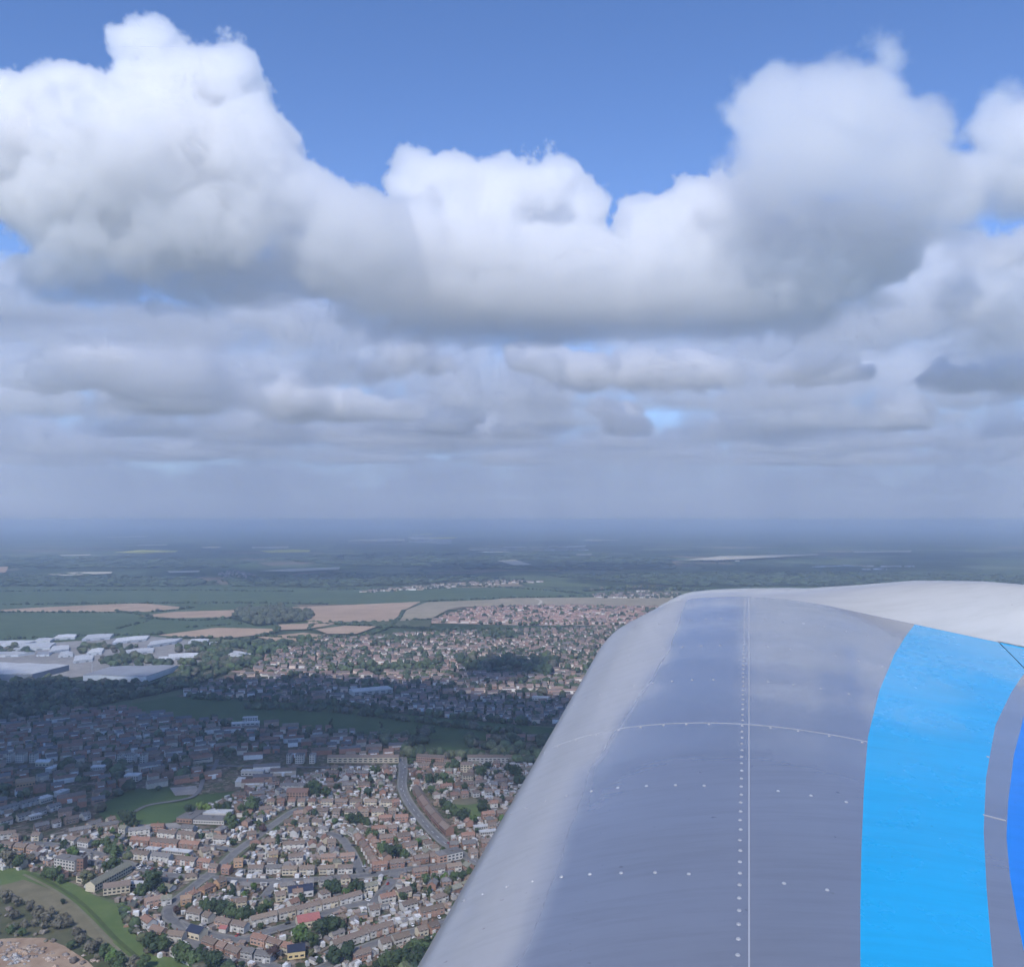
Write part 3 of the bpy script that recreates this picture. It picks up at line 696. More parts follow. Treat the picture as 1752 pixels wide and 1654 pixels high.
def shed(label, quad, h, roofm, wall=M_clad, ribs=True, rise=None):
    """warehouse from the four ground corners seen in the picture (near left, near right, far right, far left)"""
    P = [G(*p) for p in quad]; b = MB(); r = MB(); cen = sum(P, Vector((0, 0))) / 4
    if (P[1] - P[0]).cross(P[2] - P[0]) < 0: P = [P[1], P[0], P[3], P[2]]
    Q = [p - cen for p in P]
    h *= .62 if h < 10 else .85
    for i in range(4):
        p, q = Q[i], Q[(i + 1) % 4]; b.face([(*p, -.5), (*q, -.5), (*q, h), (*p, h)], 0)
    ri = rise if rise is not None else min(1.6, (Q[1] - Q[2]).length * .035)
    n = max(1, int((Q[1] - Q[0]).length / 45)) if ribs else 1
    for k in range(n):
        a0 = Q[0].lerp(Q[1], k / n); a1 = Q[0].lerp(Q[1], (k + 1) / n); c0 = Q[3].lerp(Q[2], k / n); c1 = Q[3].lerp(Q[2], (k + 1) / n)
        m0, m1 = a0.lerp(a1, .5), c0.lerp(c1, .5)
        r.face([(*a0, h + .4), (*m0, h + ri), (*m1, h + ri), (*c0, h + .4)]); r.face([(*m0, h + ri), (*a1, h + .4), (*c1, h + .4), (*m1, h + ri)])
        b.face([(*a0, h), (*a1, h), (*m0, h + ri - .05)]); b.face([(*c1, h), (*c0, h), (*m1, h + ri - .05)])
    for i in range(4):
        p, q = Q[i] * 1.002, Q[(i + 1) % 4] * 1.002; r.face([(*p, h - .5), (*q, h - .5), (*q, h + .4), (*p, h + .4)])
    e = (Q[1] - Q[0]); nd = max(2, int(e.length / 26)); nrm = Vector((e.y, -e.x)).normalized()
    for k in range(nd):
        a = Q[0] + e * (k + .3) / nd + nrm * .1; c_ = Q[0] + e * (k + .6) / nd + nrm * .1
        b.face([(*a, 0), (*c_, 0), (*c_, min(h * .6, 4.5)), (*a, min(h * .6, 4.5))], 1)
    o = link('warehouse', b.mesh('warehouse', [wall, M_clad_d]), None, (cen.x, cen.y, 1.3)); link('roof', r.mesh('roof', [roofm]), o)
    tag(o, label, 'warehouse', 'industrial sheds at the left'); OCC.append((cen.x, cen.y, (Q[0] - Q[2]).length * .4))
    return o
shed('huge warehouse with a pale striped roof cut by the left edge', [(-120, 1166), (55, 1164), (118, 1148), (-60, 1142)], 13, M_sheet, M_clad_d)
shed('huge warehouse with a plain grey roof right of the tall white mast', [(142, 1165), (250, 1168), (304, 1148), (190, 1150)], 12, M_sheet_g, M_clad)
for lab, q, h, m_ in [
    ('long white shed at the left edge behind the huge striped one', [(-40, 1110), (40, 1106), (70, 1100), (-20, 1102)], 9, M_sheet_w),
    ('white shed with two ridges left of the dark tree clump', [(20, 1116), (85, 1112), (95, 1104), (40, 1106)], 9, M_sheet),
    ('small white shed left of the second row of sheds', [(55, 1102), (85, 1101), (92, 1096), (66, 1096)], 8, M_sheet_w),
    ('long white shed at the back of the works, left of centre', [(90, 1096), (128, 1094), (132, 1089), (100, 1090)], 8, M_sheet_w),
    ('long pale shed at the back of the works, middle', [(140, 1098), (188, 1094), (195, 1088), (150, 1090)], 8, M_sheet),
    ('long white slanting shed in the middle of the works', [(192, 1104), (250, 1097), (256, 1091), (200, 1096)], 8, M_sheet_w),
    ('wide pale shed right of the slanting white one', [(252, 1110), (300, 1102), (312, 1096), (258, 1102)], 9, M_sheet),
    ('low white shed at the right end of the back row', [(322, 1102), (355, 1101), (358, 1097), (328, 1097)], 7, M_sheet_w),
    ('small pale shed behind the trees right of the works', [(356, 1108), (372, 1106), (372, 1102), (358, 1103)], 7, M_sheet),
    ('white shed in the middle row left of the trees', [(83, 1120), (118, 1115), (118, 1108), (90, 1110)], 8, M_sheet_w),
    ('low cream shed in the middle row', [(100, 1126), (125, 1124), (124, 1119), (104, 1119)], 7, M_sheet),
    ('small white shed above the tree belt in the middle row', [(148, 1122), (174, 1120), (178, 1113), (158, 1114)], 8, M_sheet_w),
    ('cream flat shed left of the tree belt', [(125, 1136), (158, 1132), (160, 1125), (128, 1126)], 7, M_sheet),
    ('long low white shed behind the grey-roofed warehouse', [(290, 1130), (355, 1127), (356, 1121), (288, 1124)], 8, M_sheet_w),
    ('low pale shed right of the tree belt', [(210, 1122), (262, 1117), (264, 1112), (216, 1116)], 7, M_sheet),
    ('small white shed in front of the long low one', [(268, 1134), (292, 1133), (294, 1128), (272, 1128)], 7, M_sheet_w),
    ('bright white gabled works standing apart at the right of the sheds', [(390, 1129), (410, 1131), (424, 1126), (400, 1122)], 12, M_sheet_w),
    ('low white annexe right of the bright white gabled works', [(411, 1127), (428, 1126), (430, 1121), (414, 1121)], 6, M_sheet_w),
    ('pale shed at the very left of the middle row', [(-30, 1126), (30, 1124), (60, 1120), (0, 1119)], 7, M_sheet),
    ('low grey shed beside the white shed in the middle row', [(62, 1124), (84, 1123), (88, 1119), (66, 1119)], 6, M_sheet_g),
]: shed(lab, q, h, m_, M_clad, False)
# tall slender mast beside the grey warehouse
mp = G(157, 1158); b = MB()
for i in range(6):
    z0, z1 = i * 4.2, (i + 1) * 4.2; r0, r1 = 1.3 - .12 * i, 1.3 - .12 * (i + 1)
    for k in range(8):
        a0, a1 = k * math.pi / 4, (k + 1) * math.pi / 4
        b.face([(r0 * math.cos(a0), r0 * math.sin(a0), z0), (r0 * math.cos(a1), r0 * math.sin(a1), z0), (r1 * math.cos(a1), r1 * math.sin(a1), z1), (r1 * math.cos(a0), r1 * math.sin(a0), z1)])
tag(link('chimney_stack', b.mesh('chimney_stack', [M_sheet_w]), None, (mp.x, mp.y, 1)), 'slender white chimney stack between the two huge warehouses', 'chimney')

# ------------------------------------------------------------------ filling the streets
GRID = {}
def occ_add(x, y, r):
    GRID.setdefault((int(x // 20), int(y // 20)), []).append((x, y, r))
def occ_free(x, y, r):
    i, j = int(x // 20), int(y // 20)
    for a in (-1, 0, 1):
        for b_ in (-1, 0, 1):
            for q in GRID.get((i + a, j + b_), ()):
                if (x - q[0]) ** 2 + (y - q[1]) ** 2 < (r + q[2]) ** 2: return False
    return True
for q in OCC: occ_add(*q)
RSEG = {}
for key, (ln, hw_) in ROADS.items():
    for a, b_ in zip(ln, ln[1:]):
        RSEG.setdefault((int(a.x // 40), int(a.y // 40)), []).append((a, b_, hw_))
def road_gap(p):
    best = (99., None)
    i, j = int(p.x // 40), int(p.y // 40)
    for a in (-1, 0, 1):
        for b_ in (-1, 0, 1):
            for s0, s1, hw_ in RSEG.get((i + a, j + b_), ()):
                d = seg_dist(p, s0, s1) - hw_
                if d < best[0]: best = (d, s1 - s0)
    return best
def gpoly(px): return [G(*p) for p in px]
KEEP_OUT = [gpoly(p) for p in (
    [(165, 1388), (180, 1372), (215, 1358), (240, 1360), (318, 1384), (330, 1412), (390, 1418), (300, 1424), (232, 1420), (190, 1414)], [(770, 1362), (830, 1366), (842, 1392), (800, 1404), (772, 1392)],
    [(290, 1348), (335, 1345), (345, 1358), (300, 1362)], [(300, 1398), (400, 1394), (400, 1424), (330, 1424)], [(-50, 1490), (70, 1490), (170, 1533), (215, 1545), (205, 1560), (250, 1620), (300, 1650), (300, 1760), (-50, 1760)],
    [(640, 1300), (720, 1278), (1000, 1270), (1000, 1300), (760, 1302)], [(688, 1365), (704, 1372), (770, 1440), (748, 1440), (716, 1405)])]
def free_ground(p, r=0): return not any(inside(p, k) for k in KEEP_OUT) and occ_free(p.x, p.y, r)
def in_frame(p, m=20):
    x, y = to_px((p.x, p.y, 0)); return -m < x < 1752 + m and y < 1654 + m and x < 745 + (1654 - y) * .575 + m
NEAR = gpoly(NEAR_SUBURB)
def rand_in(poly):
    xs = [p.x for p in poly]; ys = [p.y for p in poly]
    while True:
        p = Vector((rnd.uniform(min(xs), max(xs)), rnd.uniform(min(ys), max(ys))))
        if inside(p, poly): return p
# houses between the traced rows, following the nearest street
made = 0
for _ in range(14000):
    if made >= 130: break
    p = rand_in(NEAR)
    if not in_frame(p, 0) or not free_ground(p, 5.2): continue
    d, t = road_gap(p)
    if d < 6: continue
    a = math.atan2(t.y, t.x) if t is not None else R(rnd.choice([8, 12, 20]))
    if math.cos(a) < 0: a += math.pi
    kd = rnd.choice(['det', 'bung', 'det', 'semi'])
    if kd == 'semi' and not occ_free(p.x, p.y, 9): kd = 'det'
    far_right = to_px((p.x, p.y, 0))[0] > 600
    w = (rnd.choice(['red brick', 'brown brick', 'pink', 'red brick', 'white'] if far_right else ['white', 'cream', 'pink', 'grey', 'brown brick', 'white']),)
    n0 = len(OCC); house(p, a + R(rnd.uniform(-5, 5)), kd, w, rnd.choice(['brown', 'brown', 'grey', 'tan', 'red', 'pink', 'olive']), rnd.choice([0, 0, 1]))
    for q in OCC[n0:]: occ_add(*q)
    made += 1
print('houses', n_house[0])

# sheds and garages in the gardens
def shed_mesh(L, D, h, kind, wall, roofm):
    b = MB(); b.box(-L / 2, L / 2, -D / 2, D / 2, -.2, h, 0)
    b.face([(-.5, -D / 2 - .03, 0), (.5, -D / 2 - .03, 0), (.5, -D / 2 - .03, 1.9), (-.5, -D / 2 - .03, 1.9)], 2)
    if kind: 
        for sg in (-1, 1):
            f = [(sg * L / 2, -D / 2, h), (sg * L / 2, D / 2, h), (sg * L / 2, 0, h + D * .25)]; b.face(f if sg > 0 else f[::-1], 0)
    r = MB(); e = .2
    if kind:
        for sg in (-1, 1):
            f = [(-L / 2 - e, sg * (D / 2 + e), h - .1), (L / 2 + e, sg * (D / 2 + e), h - .1), (L / 2 + e, 0, h + D * .25 + .05), (-L / 2 - e, 0, h + D * .25 + .05)]; r.face(f if sg < 0 else f[::-1], 0)
    else: r.box(-L / 2 - e, L / 2 + e, -D / 2 - e, D / 2 + e, h + .01, h + .22, 0, bottom=True)
    return b.mesh('garden_shed', [wall, roofm, M_clad_d]), r.mesh('roof', [roofm])
M_timber = mat('shed_timber', (.20, .14, .10), .2, 3)
M_felt = mat('roof_felt', (.16, .155, .15), .2, 2)
SHEDS = [(nm, shed_mesh(*a)) for nm, a in (('white flat-roofed garage', (5.5, 3, 2.3, 0, WL['white'], RF['pale'])), ('pale low conservatory', (4, 3.2, 2.3, 1, WL['white'], RF['pale'])), ('brown timber shed', (3.2, 2.4, 2, 1, M_timber, M_felt)),
         ('grey garage', (6, 3.2, 2.4, 1, WL['grey'], M_felt)), ('small white shed', (2.8, 2.2, 2.1, 1, WL['white'], RF['pale'])), ('pink brick garage', (6, 3.4, 2.4, 0, WL['pink'], M_felt)))]
made = 0
for _ in range(16000):
    if made >= 290: break
    p = rand_in(NEAR)
    if not in_frame(p, 0) or not free_ground(p, 2.6): continue
    d, t = road_gap(p)
    if d < 3: continue
    nm, (wm, rm) = rnd.choice(SHEDS); a = (math.atan2(t.y, t.x) if t is not None else .2) + rnd.choice([0, math.pi / 2])
    o = link('garden_shed', wm, None, (p.x, p.y, 1.1), a); link('roof', rm, o); tag(o, None, 'shed', 'sheds and garages in the gardens')
    THINGS.append((o, nm, (p.x, p.y))); occ_add(p.x, p.y, 3.2); made += 1

# parked and driving cars
def car_mesh(paint):
    b = MB(); sec = [(-2.1, .35, .75, .8), (-1.9, .3, .88, .85), (-.9, .3, .95, .88), (1.3, .3, .95, .88), (2.0, .32, .85, .84), (2.1, .35, .7, .8)]
    for i in range(len(sec) - 1):
        (x0, a0, h0, w0), (x1, a1, h1, w1) = sec[i], sec[i + 1]
        b.face([(x0, -w0, h0), (x1, -w1, h1), (x1, w1, h1), (x0, w0, h0)], 0)
        for s in (-1, 1):
            f = [(x0, s * w0, a0), (x1, s * w1, a1), (x1, s * w1, h1), (x0, s * w0, h0)]; b.face(f if s < 0 else f[::-1], 0)
    for x, w, a, h in ((-2.1, .8, .35, .75), (2.1, .8, .35, .7)): b.face([(x, -w, a), (x, w, a), (x, w, h), (x, -w, h)], 0)
    c = [(-1.3, .95, .82), (-.7, 1.45, .66), (1.0, 1.45, .66), (1.75, .95, .8)]
    for i in range(3):
        (x0, z0, w0), (x1, z1, w1) = c[i], c[i + 1]; b.face([(x0, -w0, z0), (x1, -w1, z1), (x1, w1, z1), (x0, w0, z0)], 0 if i == 1 else 1)
    for s in (-1, 1):
        f = [(x, s * w, z) for x, z, w in c]; b.face(f if s < 0 else f[::-1], 1)
    for x in (-1.3, 1.35):
        for s in (-1, 1):
            pts = [(x + .32 * math.cos(k * math.pi / 4), s * .9, .32 + .32 * math.sin(k * math.pi / 4)) for k in range(8)]; b.face(pts if s < 0 else pts[::-1], 2)
    return b.mesh('parked_car', [paint, M_glass, M_tyre])
M_tyre = mat('tyre_rubber', (.02, .02, .02), .1, 3)
CARS = [(c, car_mesh(mat(c.replace(' ', '_') + '_car_paint', col, .03, 1, .3, 0, .05))) for c, col in (('white', (.75, .75, .75)), ('silver', (.48, .49, .5)), ('black', (.02, .02, .022)), ('dark blue', (.03, .05, .12)), ('red', (.40, .04, .03)), ('grey', (.2, .21, .22)))]
ncar = 0
def car(p, a, z=None):
    nm, me = rnd.choice(CARS[:4] + CARS[:3] + CARS); o = link('parked_car', me, None, (p.x, p.y, z or 1.32), a)
    tag(o, None, 'car', 'cars in the near streets'); THINGS.append((o, nm + ' car', (p.x, p.y)))
for key, (ln, hw_) in ROADS.items():
    if key in ('lane', 'cross_far'): continue
    i = 0
    while i < len(ln) - 1:
        i += rnd.randrange(1, 4); 
        if i >= len(ln) - 1: break
        p = ln[i]; t = (ln[i + 1] - ln[i]).normalized(); n = Vector((-t.y, t.x)); x, y = to_px((p.x, p.y, 0))
        if not (0 < x < 1752 and 1290 < y < 1654 and in_frame(p, -10)) or ncar > 150: continue
        off = rnd.choice([-1, 1]) * rnd.choice([2.2, hw_ + .4, hw_ + 3.5, hw_ + 3.5]); q = p + n * off
        if not occ_free(q.x, q.y, 1.5): continue
        car(q, math.atan2(t.y, t.x) + (rnd.choice([0, math.pi]) if abs(off) < hw_ else math.pi / 2 + R(rnd.uniform(-15, 15))), 1.62 if abs(off) < hw_ else 1.2); occ_add(q.x, q.y, 1.6); ncar += 1
a0, a1 = G(236, 1482), G(285, 1492)
for k in range(12):
    p = a0.lerp(a1, k / 11); car(p + Vector((0, rnd.uniform(-3, 3))), R(80 + rnd.uniform(-8, 8)), 1.2)
print('cars', ncar)

# ------------------------------------------------------------------ the far streets: the rest of the houses in one mesh
SV, SF, SC = [], [], []
WC = [(.62, .60, .57), (.50, .44, .36), (.30, .16, .115), (.27, .18, .14), (.40, .27, .2), (.34, .17, .12)]
RC = [(.155, .115, .095), (.12, .115, .12), (.21, .12, .09), (.19, .15, .12), (.25, .15, .115)]
def far_house(p, a, L, D, h, rise, wc, rc):
    ca, sa = math.cos(a), math.sin(a); i = len(SV); e = .3
    def P(x, y, z): SV.append((p.x + ca * x - sa * y, p.y + sa * x + ca * y, z + 1.0))
    for x, y in ((-L / 2, -D / 2), (L / 2, -D / 2), (L / 2, D / 2), (-L / 2, D / 2)): P(x, y, -.6)
    for x, y in ((-L / 2, -D / 2), (L / 2, -D / 2), (L / 2, D / 2), (-L / 2, D / 2)): P(x, y, h)
    P(-L / 2, 0, h + rise); P(L / 2, 0, h + rise)
    for f in ((0, 1, 5, 4), (2, 3, 7, 6), (1, 2, 6, 9, 5), (3, 0, 4, 8, 7)): SF.append(tuple(i + k for k in f)); SC.append(wc)
    j = len(SV)
    for x, y, z in ((-L / 2 - e, -D / 2 - e, h - .1), (L / 2 + e, -D / 2 - e, h - .1), (L / 2 + e, 0, h + rise + .12), (-L / 2 - e, 0, h + rise + .12), (L / 2 + e, D / 2 + e, h - .1), (-L / 2 - e, D / 2 + e, h - .1)): P(x, y, z)
    SF.append((j, j + 1, j + 2, j + 3)); SC.append(rc); SF.append((j + 4, j + 5, j + 3, j + 2)); SC.append(rc)
    if rnd.random() < .5:               # windows and doors as a pale or dark strip, and a lean-to
        k = len(SV); u = rnd.uniform(.55, .8); m = rnd.choice([(.7, .7, .69), (.05, .05, .06), (.7, .7, .69)]); z0 = h * .55
        for x, z in ((-L * u / 2, z0), (L * u / 2, z0), (L * u / 2, z0 + 1.3), (-L * u / 2, z0 + 1.3)): P(x, -D / 2 - .06, z)
        SF.append((k, k + 1, k + 2, k + 3)); SC.append(m)
    if rnd.random() < .45:
        k = len(SV); x0 = rnd.uniform(-L * .4, 0); x1 = x0 + rnd.uniform(2.5, 5); y1 = -D / 2 - rnd.uniform(2, 4); zt = 2.5; m = rnd.choice([wc, (.6, .6, .6), rc])
        for x, y, z in ((x0, y1, -.6), (x1, y1, -.6), (x1, -D / 2, -.6), (x0, -D / 2, -.6), (x0, y1, zt), (x1, y1, zt), (x1, -D / 2, zt + .3), (x0, -D / 2, zt + .3)): P(x, y, z)
        for f in ((0, 1, 5, 4), (1, 2, 6, 5), (3, 0, 4, 7), (4, 5, 6, 7)): SF.append(tuple(k + q for q in f)); SC.append(m)
GARDEN_TREES = []
def fill_rows(px, ang, pitch, step, drop, wcs, rcs, wob=18., scale=1., tree=.4, excl=(), hidden=False):
    poly = gpoly(px); a = R(ang); u = Vector((math.cos(a), math.sin(a))); v = Vector((-u.y, u.x))
    us = [p.dot(u) for p in poly]; vs = [p.dot(v) for p in poly]; ex = [gpoly(e) for e in excl]
    y = min(vs); k = 0
    while y < max(vs):
        x = min(us) + rnd.uniform(0, step); k += 1; ph = k * .37
        long_ = rnd.random() < .3
        while x < max(us):
            L = rnd.uniform(20, 32) if long_ else rnd.choice([9, 10, 14, 15, 15]); x += L / 2
            yy = y + wob * math.sin(x / 170 + ph * .3) + wob * .4 * math.sin(x / 61 + ph)
            p = u * x + v * yy; sl = wob * math.cos(x / 170 + ph * .3) / 170 + wob * .4 * math.cos(x / 61 + ph) / 61
            x += L / 2 + rnd.uniform(1, 5)
            if not inside(p, poly) or any(inside(p, e) for e in ex): continue
            if hidden and in_frame(p, 25): continue
            if not free_ground(p, 7) or road_gap(p)[0] < 6: continue
            if rnd.random() < tree:
                q = p + v * rnd.choice([-1, 1]) * rnd.uniform(9, 16) + u * rnd.uniform(-6, 6); GARDEN_TREES.append((q.x, q.y))
            if rnd.random() < drop:
                if rnd.random() < .6: GARDEN_TREES.append((p.x, p.y))
                continue
            wc = rnd.choice(wcs); rc = rnd.choice(rcs); f = rnd.uniform(.85, 1.15)
            far_house(p, a + math.atan(sl) + R(rnd.uniform(-4, 4)), L * scale, rnd.uniform(7.5, 9) * scale, rnd.uniform(4.8, 5.4), rnd.uniform(2.4, 3.2), tuple(min(.8, c * f) for c in wc), tuple(c * f for c in rc))
        y += pitch * rnd.uniform(.85, 1.15)
PARK_OUT = [[(225, 1200), (290, 1190), (420, 1196), (560, 1205), (700, 1222), (880, 1238), (1020, 1250), (1020, 1274), (830, 1268), (700, 1264), (520, 1248), (330, 1234), (240, 1220)]]
fill_rows([(-250, 1262), (40, 1232), (150, 1210), (240, 1218), (330, 1232), (400, 1238), (380, 1300), (-250, 1330)], 30, 24, 14, .12, WC, RC[:4], 10, .85, .6)
fill_rows([(-250, 1330), (380, 1300), (372, 1350), (330, 1362), (300, 1345), (220, 1350), (170, 1392), (210, 1424), (110, 1432), (0, 1440), (-250, 1440)], 34, 25, 14, .22, WC, RC[:4], 8, .85, .6)
fill_rows([(390, 1236), (520, 1246), (690, 1262), (700, 1302), (380, 1306)], 8, 24, 14, .2, WC, RC[:4], 12, .85, .6)
fill_rows([(380, 1316), (690, 1316), (690, 1332), (540, 1345), (470, 1352), (400, 1352), (372, 1350)], 6, 22, 14, .15, WC, RC[:4], 5)
fill_rows([(700, 1310), (1000, 1320), (930, 1420), (860, 1440), (820, 1430), (850, 1360), (740, 1345)], 10, 22, 14, .25, WC, RC, 5)
fill_rows([(800, 1268), (1020, 1255), (1020, 1330), (820, 1308), (745, 1302)], -6, 28, 14, .45, WC, RC, 8)
mid_w = [(.66, .52, .42), (.68, .64, .60), (.55, .42, .34), (.44, .29, .22), (.36, .22, .17), (.62, .58, .52)]; mid_r = [(.22, .15, .125), (.19, .145, .12), (.17, .13, .115), (.25, .18, .15), (.15, .135, .13)]
fill_rows([(300, 1192), (345, 1172), (420, 1150), (560, 1150), (700, 1160), (1130, 1150), (1130, 1252), (880, 1238), (700, 1220), (560, 1203), (420, 1196)], 4, 24, 14, .24, mid_w, mid_r, 22, .82, .75, excl=[[(590, 1196), (600, 1182), (680, 1182), (680, 1196)]])
fill_rows([(440, 1136), (470, 1116), (560, 1096), (700, 1085), (1130, 1072), (1130, 1152), (700, 1162), (560, 1152), (420, 1152)], -3, 25, 14, .24, mid_w, mid_r, 30, .85, .75, excl=[[(560, 1142), (740, 1136), (740, 1150), (560, 1152)], [(780, 1128), (960, 1130), (940, 1160), (800, 1150)], [(820, 1088), (860, 1082), (900, 1090), (850, 1098)]])
est_r = [(.30, .18, .145), (.33, .21, .17), (.25, .16, .135), (.20, .16, .145)]; est_w = [(.42, .29, .23), (.40, .26, .2), (.62, .56, .5), (.5, .37, .3)]
fill_rows(ESTATE, 6, 31, 12, .25, est_w, est_r, 34, .85, tree=.35)
fill_rows(FAR_VILLAGE, 3, 60, 16, .3, [(.7, .66, .6), (.5, .4, .32)], mid_r, 30, tree=.8)
fill_rows([(370, 982), (400, 976), (440, 985), (440, 990), (380, 988)], 3, 60, 16, .35, [(.7, .55, .45), (.5, .4, .32)], mid_r, 30, tree=.8)
fill_rows([(1010, 1018), (1100, 1012), (1160, 1016), (1160, 1024), (1020, 1024)], 3, 40, 16, .35, [(.7, .66, .6), (.5, .4, .32)], mid_r, 20, tree=.8)
for px in ([(600, 924), (690, 922), (690, 928), (600, 927)], [(700, 918), (770, 920), (770, 932), (700, 928)], [(1180, 962), (1230, 956), (1340, 950), (1330, 953), (1230, 964)], [(800, 938), (1000, 934), (1000, 944), (800, 945)], [(1390, 968), (1560, 964), (1560, 974), (1390, 976)]):
    fill_rows(px, 2, 420, 60, .45, [(.72, .72, .72), (.6, .56, .5)], [(.6, .6, .6), (.3, .25, .22)], 60, 3.2, .6)
# small outbuildings, extensions and greenhouses crowding the near gardens
nout = 0
for _ in range(30000):
    if nout >= 900: break
    p = rand_in(NEAR)
    if not in_frame(p, 5) or not free_ground(p, 2.0): continue
    d, t = road_gap(p)
    if d < 1.5: continue
    c_ = rnd.choice([(.48, .465, .44), (.52, .5, .46), (.30, .22, .17), (.24, .2, .17), (.38, .28, .22), (.45, .42, .39)]); r_ = rnd.choice([(.3, .28, .26), (.22, .18, .155), (.44, .43, .42), (.26, .2, .165), (.18, .17, .17)])
    far_house(p, (math.atan2(t.y, t.x) if t is not None else .2) + rnd.choice([0, 0, math.pi / 2]), rnd.uniform(2.5, 6.5), rnd.uniform(2.2, 3.6), rnd.uniform(1.9, 2.5), rnd.uniform(.2, .9), c_, r_); occ_add(p.x, p.y, 2.2); nout += 1
print('outbuildings', nout)
# the streets go on behind the wing and past the picture's edges
BEHIND = [(690, 1312), (1000, 1318), (1900, 1262), (2300, 1654), (2300, 1720), (600, 1720)]
fill_rows(BEHIND, 12, 26, 14, .22, WC, RC, 10, hidden=True)
fill_rows([(300, 1655), (600, 1655), (640, 1760), (320, 1760)], 14, 26, 14, .25, WC, RC, 8, hidden=True)
fill_rows([(1130, 1072), (2100, 1082), (2100, 1262), (1130, 1252)], -2, 30, 14, .25, mid_w, mid_r, 25)
M_far = attr_mat('far_house_colours', .15, .4)
tag(link('suburb_houses', colour_mesh('suburb_houses', SV, SF, SC, M_far)), 'rows of brick and rendered houses filling the town beyond the near streets', 'houses', None, 'stuff')
print('stuff houses faces', len(SF))

# garden fences and low walls between the plots
fv, ff, fc = [], [], []
for _ in range(1500):
    p = rand_in(NEAR)
    if not in_frame(p, 5) or not free_ground(p, .5): continue
    d, t = road_gap(p)
    if d < 1: continue
    a = (math.atan2(t.y, t.x) if t is not None else .2) + (math.pi / 2 if rnd.random() < .7 else 0); L = rnd.uniform(4, 13); h = rnd.uniform(.9, 1.8); u = Vector((math.cos(a), math.sin(a))) * L / 2; n = Vector((-u.y, u.x)).normalized() * .07
    i = len(fv)
    for q in (p - u - n, p + u - n, p + u + n, p - u + n): fv += [(q.x, q.y, .7), (q.x, q.y, 1.1 + h)]
    ff += [(i, i + 2, i + 3, i + 1), (i + 2, i + 4, i + 5, i + 3), (i + 4, i + 6, i + 7, i + 5), (i + 6, i, i + 1, i + 7), (i + 1, i + 3, i + 5, i + 7)]; fc += [rnd.choice([(.22, .16, .11), (.30, .25, .20), (.28, .17, .13), (.5, .48, .45), (.17, .13, .1)])] * 5
tag(link('garden_fences', colour_mesh('garden_fences', fv, ff, fc, M_far)), 'timber fences and low walls dividing the gardens of the near streets', 'fences', None, 'stuff')

# ------------------------------------------------------------------ trees
TCOL = {'deep': ((.034, .056, .028), 'dark green'), 'mid': ((.058, .088, .036), 'mid green'), 'bright': ((.08, .135, .036), 'bright green'), 'lime': ((.115, .165, .035), 'yellow green'), 'olive': ((.10, .105, .055), 'olive'),
        'copper': ((.07, .042, .042), 'dark copper'), 'dull': ((.125, .115, .085), 'dull half-bare')}
def leaf_mat(name, c):
    m, t, b = nodes_of(name)
    tc = t.nodes.new('ShaderNodeTexCoord'); oi = t.nodes.new('ShaderNodeObjectInfo')
    n = tnoise(t, tc.outputs['Object'], .35, 3, .6)
    col = ramp(t, n, [(.3, tuple(x * .6 for x in c)), (.72, tuple(x * 1.5 for x in c))])
    k = smath(t, 'MULTIPLY_ADD', oi.outputs['Random'], .5); k.node.inputs[2].default_value = .75
    cb = t.nodes.new('ShaderNodeCombineXYZ')
    for i in range(3): t.links.new(k, cb.inputs[i])
    t.links.new(mixrgb(t, 1., col, cb.outputs[0], 'MULTIPLY'), b.inputs['Base Color']); b.inputs['Roughness'].default_value = .7; b.inputs['Specular IOR Level'].default_value = .25
    return m
M_leaf = {k: leaf_mat(k + '_leaves', v[0]) for k, v in TCOL.items()}
M_bark = mat('bark', (.10, .08, .065), .3, 2)
def trunk_mesh(h, r, seed):
    rr = random.Random(seed); b = MB()
    def limb(p0, p1, r0, r1, n=6):
        d = (p1 - p0).normalized(); a = d.orthogonal().normalized(); c = d.cross(a)
        R0 = [p0 + (a * math.cos(2 * math.pi * i / n) + c * math.sin(2 * math.pi * i / n)) * r0 for i in range(n)]
        R1 = [p1 + (a * math.cos(2 * math.pi * i / n) + c * math.sin(2 * math.pi * i / n)) * r1 for i in range(n)]
        for i in range(n): b.face([R0[i], R0[(i + 1) % n], R1[(i + 1) % n], R1[i]])
    top = Vector((0, 0, h * .55)); limb(Vector((0, 0, -.5)), top, .035 * h, .02 * h)
    for k in range(6):
        az = k * 1.05 + rr.random(); e = Vector((math.cos(az) * r * .6, math.sin(az) * r * .6, h * rr.uniform(.55, .85))); limb(Vector((0, 0, h * rr.uniform(.25, .5))), e, .014 * h, .005 * h, 5)
    limb(top, Vector((0, 0, h * .9)), .02 * h, .004 * h)
    return b.mesh('tree', [M_bark])
